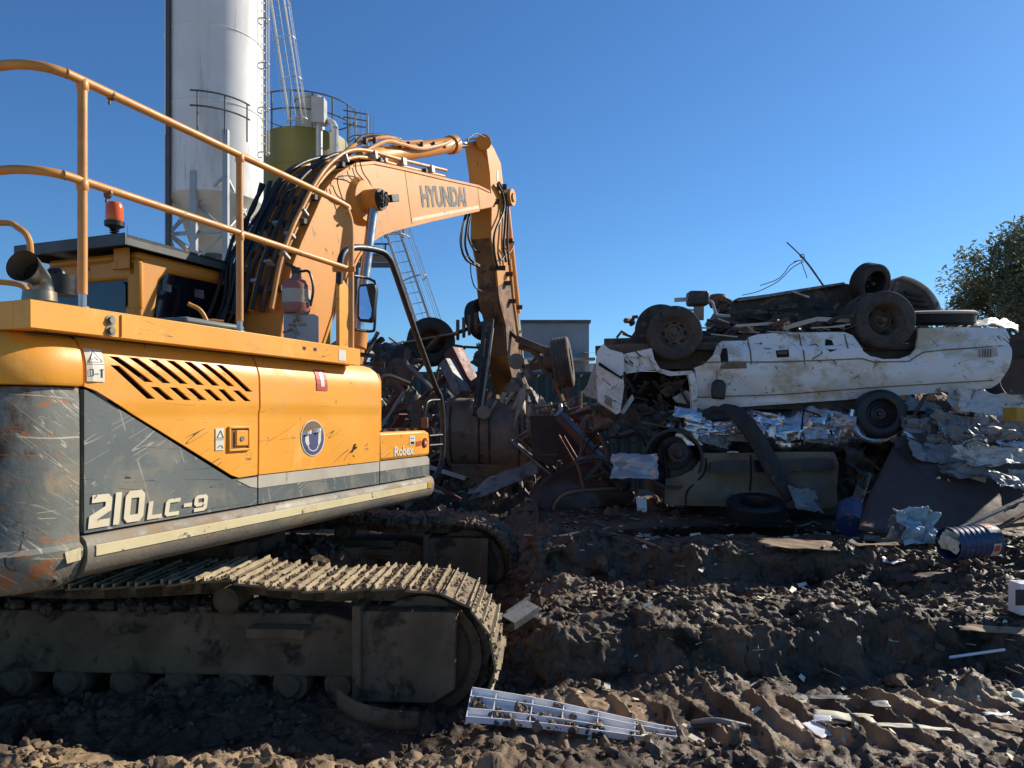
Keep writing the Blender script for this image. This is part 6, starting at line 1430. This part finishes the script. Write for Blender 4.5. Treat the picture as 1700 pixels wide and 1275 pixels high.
crumple_sheet('metal_sheet', at(660,625,10.3), .7,.45, eul(55,0,-25), .14, 12.1, 'rust', 'rusty curved sheet in the heap left of the black guard rail', 'metal sheet')
crumple_sheet('metal_sheet', at(640,580,11.2), .5,.3, eul(40,10,0), .1, 13.1, 'lightblue', 'light blue tin sheet on top of the heap behind the tool box', 'metal sheet')
crumple_sheet('metal_sheet', at(838,800,9.6), 1.0,.22, eul(40,-22,8), .05, 14.1, 'greysheet', 'bluish grey strip lying under the bucket', 'metal sheet')
ppl([(885,842),(880,826),(905,800),(955,772),(1000,762),(1018,765),(1056,826),(1054,836),(940,846)], 8.6, .5, 'maroon', 'car_bonnet', None, 5, .05, .1)
tag(bpy.data.objects['car_bonnet'], 'dark maroon car body piece lying right of the bucket', 'car panel')
a = MB(); a.tube(smoothpath([at(918,846,8.5), at(925,832,8.5), at(945,818,8.5), at(1000,812,8.5), at(1050,812,8.5), at(1056,822,8.5), at(1052,834,8.5)], 5), .022, 8); tag(a.build('pale_trim', M['tan'], None), 'pale curved trim strip on the maroon car piece', 'trim')
a = MB(); a.bar(at(930,690,8.9), at(1040,812,8.4), .16,.1); tag(a.build('steel_beam', M['maroon'], None, bevel=.01), 'dark beam sloping down to the maroon car piece', 'beam')
ppl([(880,690),(935,690),(985,750),(960,790),(885,760)], 9.4, .3, 'rustsheet', 'dark_panel', None, 8, .06, .12); tag(bpy.data.objects['dark_panel'], 'large dark panel sloping behind the maroon car piece', 'panel')
a = MB(); a.bar(at(905,595,10.9), at(950,700,10.2), .05,.05); a.bar(at(942,640,10.4), at(948,690,10.3), .06,.04)
tag(a.build('bent_bar', M['rust'], None), 'bent rusty bar hanging below the muddy wheel', 'bar')
sp = [tuple(at(random.uniform(878,915), random.uniform(672,720), 10.2+random.random()*.3))+(random.uniform(.02,.06),) for _ in range(260)]
clods('shredded_scrap', sp, M['tooth'], 'pale shredded scrap crumbs spilling right of the bucket', 'scrap', 22)
random.seed(77)
mats = ['rust','rust','darkmetal','rust','darkmetal','redrust','galv','greysheet','wood']
for k in range(110):    # beams, angle irons and pipes in the heap
    px = random.uniform(590, 985); D = random.uniform(9.9, 11.4); top = 555 if px < 860 else 660
    py = random.uniform(top+(0 if px > 640 else 25), 830); D += 1.5 if 722 < px < 895 else 0; c_ = at(px, py, D-(py-560)/270*1.1); L_ = random.uniform(.25,1.0); th = random.gauss(.4,.9)
    d_ = Vector((math.cos(th), random.uniform(-.4,.4), math.sin(th))).normalized()*L_/2; mb = MB(); t = random.random(); mt = random.choice(mats)
    if t < .4: mb.bar(c_-d_, c_+d_, random.uniform(.04,.1), .02); mb.bar(c_-d_+Vector((.03,0,-.03)), c_+d_+Vector((.03,0,-.03)), .015, random.uniform(.04,.08)); lab, nm, g = 'bent rusty angle iron tangled in the scrap heap', 'angle_iron', 'angle irons in the scrap heap'
    elif t < .7: mb.tube(smoothpath([c_-d_, c_+Vector((random.uniform(-.08,.08),0,random.uniform(-.08,.08))), c_+d_], 4), random.uniform(.012,.035), 7); lab, nm, g = 'bent metal pipe tangled in the scrap heap', 'metal_pipe', 'pipes in the scrap heap'
    else: mb.bar(c_-d_, c_+d_, random.uniform(.12,.25), random.uniform(.01,.04)); lab, nm, g = 'flat steel offcut tangled in the scrap heap', 'steel_offcut', 'steel offcuts in the scrap heap'
    tag(mb.build(nm, M[mt], None, smooth=40), lab, 'scrap metal', g)
for k in range(34):
    px = random.uniform(595, 985); top = 590 if px < 860 else 680; py = random.uniform(top, 830); D = 10.9-(py-560)/270*1.2+(1.6 if 715 < px < 900 else 0)
    crumple_sheet('torn_sheet', at(px,py,D), random.uniform(.3,.7), random.uniform(.2,.4), eul(random.uniform(20,100), random.uniform(-40,40), random.uniform(-50,50)), .1, 20+k*1.37, random.choice(['darkmetal','rust','darkmetal','rustsheet','greysheet']), 'torn dark metal sheet tangled in the scrap heap', 'scrap metal', 'torn sheets in the scrap heap', n=14, freq=3.5)
for k in range(60):   # between and under the wrecks
    t = random.random()
    if t < .5: px = random.uniform(960,1130); py = random.uniform(690,800)
    elif t < .75: px = random.uniform(1390,1480); py = random.uniform(750,850)
    else: px = random.uniform(1500,1700); py = random.uniform(680,760)
    D = random.uniform(7.9,8.6); c_ = at(px,py,D); th = random.uniform(0,3.1); d_ = Vector((math.cos(th), random.uniform(-.3,.3), math.sin(th)*.7)).normalized()*random.uniform(.08,.3); mb = MB()
    if random.random() < .6: mb.bar(c_-d_, c_+d_, random.uniform(.02,.12), random.uniform(.01,.05))
    else: mb.tube(smoothpath([c_-d_, c_+Vector((0,0,.06)), c_+d_], 4), random.uniform(.008,.03), 7)
    tag(mb.build('metal_offcut', M[random.choice(['darkmetal','rust','darkmetal','greysheet','black'])], None, smooth=40), 'dark metal offcut wedged between the stacked wrecks', 'scrap metal', 'offcuts wedged between the wrecks')
for i, (px, py, D, w_, h_, e, mt, lab) in enumerate((
 (1010,700,8.4,.5,.3,(60,0,20),'rust','rusty buckled sheet under the van nose'),
 (1075,700,8.5,.5,.4,(50,0,-20),'darkmetal','dark torn sheet under the open van door'),
 (1040,730,8.2,.45,.2,(50,0,10),'darkmetal','dark folded strip above the silver bonnet scrap'),
 (1420,780,8.1,.35,.5,(70,0,20),'darkmetal','dark torn panel left of the rusty plate'),
 (1180,695,8.25,.5,.25,(70,0,0),'darkmetal','dark sheet squeezed above the crushed silver wing'))):
    crumple_sheet('metal_sheet', at(px,py,D), w_, h_, eul(*e), .1, 60+i*2.1, mt, lab, 'metal sheet', n=22, freq=3.5)
# ------------------------------------------------------------------ litter in the foreground
def gpt(px, py, off=0):      # a point of the ground seen there
    d = 3.0
    for k in range(400):
        p = at(px, py, d)
        if p.z <= hs(p.x, p.y)+off: return p
        d += .02
    return p
def ribtray():
    # ribbed white plastic panel, broken, lying in the mud
    a = gpt(783,1150,.03); b_ = gpt(1118,1232,.03); c_ = gpt(775,1198,.03)
    a = Vector((a.x,a.y,max(a.z,hs(a.x,a.y))+.05)); b_ = Vector((b_.x,b_.y,hs(b_.x,b_.y)+.045)); c_ = Vector((c_.x,c_.y,hs(c_.x,c_.y)+.05))
    return a, b_, c_
z0 = .285
A = Vector((at(784,1152,3.75).x,3.75,at(784,1152,3.75).z)); 
def tp_(u, v):
    pa = at(784+u*338, 1150+u*72, 3.70-.24*u); pb = at(774+u*350, 1199+u*44, 3.50-.16*u); p = pa.lerp(pb, v); return p+Vector((0,0,.008*math.sin(u*5)+.02*u))
TR_ = empty('plastic_tray', Matrix.Translation(tp_(.5,.5)), 'broken white ribbed plastic tray half buried in the mud by the track', 'plastic tray')
mb = MB(); mb.grid(lambda u, v: tp_(u, v), 30, 6); mb.build('tray_sheet', M['plastic'], TR_, smooth=0, solid=.004)
mb = MB()
for v in (0,.3,.72,1): 
    for k in range(12): mb.bar(tp_(k/12, v)+Vector((0,0,.014)), tp_((k+1)/12, v)+Vector((0,0,.014)), .005,.03)
for u in (0,.12,.3,.45,.62,.8,1): mb.bar(tp_(u,0)+Vector((0,0,.013)), tp_(u,1)+Vector((0,0,.013)), .004,.024)
mb.build('rib', M['plastic'], TR_, smooth=0)
sp = []
random.seed(8)
for k in range(240):
    u = random.random(); v = random.choice((random.gauss(.5,.12), random.gauss(.9,.1), random.random())); 
    if nz(u*9, v*4, 3) < .05: continue
    p = tp_(u, max(0,min(1,v))); sp.append((p.x, p.y, p.z+.006, random.uniform(.006,.026)))
om = clods('mud_clods', sp, M['clod'], 'small mud clods lying on the white plastic tray', 'mud', 31)
def sheetlet(name, px, py, w_, h_, rz, mat, label, cat, group=None, tilt=4, amp=.008, th=.003, lift=.03):
    p = gpt(px, py); z_ = float(np.max(hgt(p.x+np.array([0,.05,-.05,.1,-.1])*w_*3, np.full(5, p.y), True))); p = Vector((p.x, p.y, z_+lift*.3))
    return crumple_sheet(name, p, w_, h_, eul(random.uniform(-tilt,tilt)+12, random.uniform(-tilt,tilt), rz), amp, px*.013+py*.007, mat, label, cat, group, n=14, th=th, freq=6)
random.seed(3)
sheetlet('cardboard_scrap', 1400,1200,.27,.075,-14,'paper','long torn cream cardboard strip in the right foreground','cardboard')
sheetlet('cardboard_scrap', 1357,1218,.09,.13,25,'plastic','white corner scrap left of the torn cream strip','cardboard')
sheetlet('cardboard_scrap', 1365,1200,.08,.05,-20,'plastic','little white chip touching the torn cream strip','cardboard')
sheetlet('cardboard_scrap', 1515,1216,.36,.03,-3,'paper','thin cream strip right of the torn cream cardboard','cardboard')
sheetlet('cardboard_scrap', 1375,1175,.2,.04,-12,'greysheet','grey flat strip behind the torn cream cardboard','scrap')
sheetlet('cardboard_scrap', 1462,1177,.09,.05,5,'greysheet','small grey chip in the track imprint','scrap')
sheetlet('cardboard_scrap', 1655,1198,.14,.025,4,'plastic','thin white strip near the bottom right corner','scrap')
sheetlet('cardboard_scrap', 1670,1218,.13,.05,-35,'wood','pale splintered wood near the bottom right corner','wood')
sheetlet('cardboard_scrap', 1692,1170,.1,.1,20,'paper','white paper wad at the right edge of the foreground','paper', amp=.03)
sheetlet('cardboard_scrap', 1325,915,.6,.22,-5,'wood','flattened straw coloured board on top of the mud bank','board')
sheetlet('cardboard_scrap', 1540,962,.5,.15,-10,'rustsheet','brown plank half sunk in the mud left of the blue drum','plank')
sheetlet('cardboard_scrap', 1650,1060,.4,.08,-12,'wood','pale wooden slat in the mud at the right','slat')
sheetlet('cardboard_scrap', 1455,925,.35,.06,-8,'wood','narrow pale slat in front of the glass bottles','slat')
sheetlet('cardboard_scrap', 1480,938,.16,.12,30,'plastic','crumpled white wrapper on the mud before the rusty plate','wrapper', amp=.03)
sheetlet('cardboard_scrap', 790,1155,.1,.04,0,'plastic','short white chip beside the idler end of the near track','scrap')
def rod(pxs, r_, mat, name, label, cat, lift=.02):
    P = []
    for (x, y) in pxs: p = gpt(x, y); P.append(Vector((p.x, p.y, hs(p.x, p.y)+lift)))
    if len(P) == 3 and lift >= .05: P = [P[0], P[2]]
    mb = MB(); mb.tube(smoothpath(P, 4), r_, 8); tag(mb.build(name, M[mat], None, smooth=60), label, cat)
rod([(1576,1108),(1625,1102),(1668,1094)], .009, 'plastic', 'plastic_rod', 'thin straight white rod lying on the dark mud at the right', 'rod', .05)
rod([(1150,1208),(1190,1208),(1245,1214)], .014, 'greysheet', 'metal_pipe', 'short grey pipe in the imprints right of the white tray', 'pipe')
rod([(870,893),(920,894),(962,892)], .008, 'whitesheet', 'thin_stick', 'thin pale stick on the mud bank beside the far track', 'stick')
rod([(1055,898),(1075,905),(1098,918)], .014, 'wood', 'thin_stick', 'short brown stick on top of the middle mud bank', 'stick')
rod([(1452,902),(1475,905),(1510,905)], .022, 'lightblue', 'bottle', 'pale green tube lying left of the pale blue bag', 'bottle', .03)
rod([(1435,898),(1460,900)], .028, 'plastic', 'bottle', 'small white bottle at the left end of the pale green tube', 'bottle', .03)
rod([(1610,935),(1630,945),(1660,955)], .012, 'wood', 'thin_stick', 'curved pale stick in front of the blue drum', 'stick', .03)
# metal bracket against the idler
a0 = at(846,1030,4.35); b0 = at(886,1003,4.5); mb = MB(); d_ = (b0-a0); n_ = Vector((0,-.35,.93))
mb.bar(a0, b0, .14,.006, up=n_); mb.bar(a0+Vector((.03,-.07,-.015)), b0+Vector((.03,-.07,-.015)), .006,.05, up=n_); mb.bar(a0+Vector((-.02,.07,.015)), b0+Vector((-.02,.07,.015)), .006,.05, up=n_)
tag(mb.build('channel_bracket', M['greysheet'], None), 'pale steel channel offcut stuck in the mud at the track tip', 'bracket')
mb = MB(); P_ = [at(560,1156,3.95), at(590,1176,3.85), at(640,1190,3.8), at(695,1195,3.8)]
pp = smoothpath(P_, 6); mb.grid(lambda u, v: pp[int(u*(len(pp)-1)+.5)]+Vector((0,0,-.06+.1*v)), len(pp)-1, 3); tag(mb.build('curved_strip', M['undercarriage'], None, solid=.01), 'muddy curved metal strip under the near track', 'strip')
# fine litter
rg = random.Random(9); mb = MB()
for k in range(420):
    x = rg.uniform(.3,6.0); y = rg.uniform(3.1,8.0)
    if abs(x/y) > .75: continue
    z_ = hs(x, y); s_ = rg.uniform(.006,.022)*(1+.0*y); a = rg.uniform(0,3.1); u_ = Vector((math.cos(a),math.sin(a),rg.uniform(-.4,.4)))*s_*rg.uniform(1,3); v_ = Vector((-math.sin(a),math.cos(a),rg.uniform(-.4,.6)))*s_
    p = Vector((x,y,z_+.012)); mb.add([p-u_-v_, p+u_-v_*.6, p+u_+v_, p-u_*.7+v_], [(0,1,2,3)])
tag(mb.build('litter', M['paper'], None, smooth=0, solid=.002), 'tiny pale chips of litter strewn over the mud', 'litter', kind='stuff')
rg = random.Random(19); mb = MB()
for k in range(300):
    px = rg.uniform(860,1690); py = rg.uniform(835,895); y = 1.18*1200/(py-688)+rg.uniform(-.1,.1); x = (px-850)/1200*y
    z_ = hs(x, y); s_ = rg.uniform(.008,.028); a = rg.uniform(0,3.1); u_ = Vector((math.cos(a),math.sin(a),rg.uniform(-.3,.3)))*s_*rg.uniform(1,3); v_ = Vector((-math.sin(a),math.cos(a),rg.uniform(-.4,.6)))*s_
    p = Vector((x,y,z_+.015)); mb.add([p-u_-v_, p+u_-v_*.6, p+u_+v_, p-u_*.7+v_], [(0,1,2,3)])
tag(mb.build('scrap_crumbs', M['greysheet'], None, smooth=0, solid=.004), 'small grey metal crumbs scattered at the foot of the wrecks', 'scrap', kind='stuff')
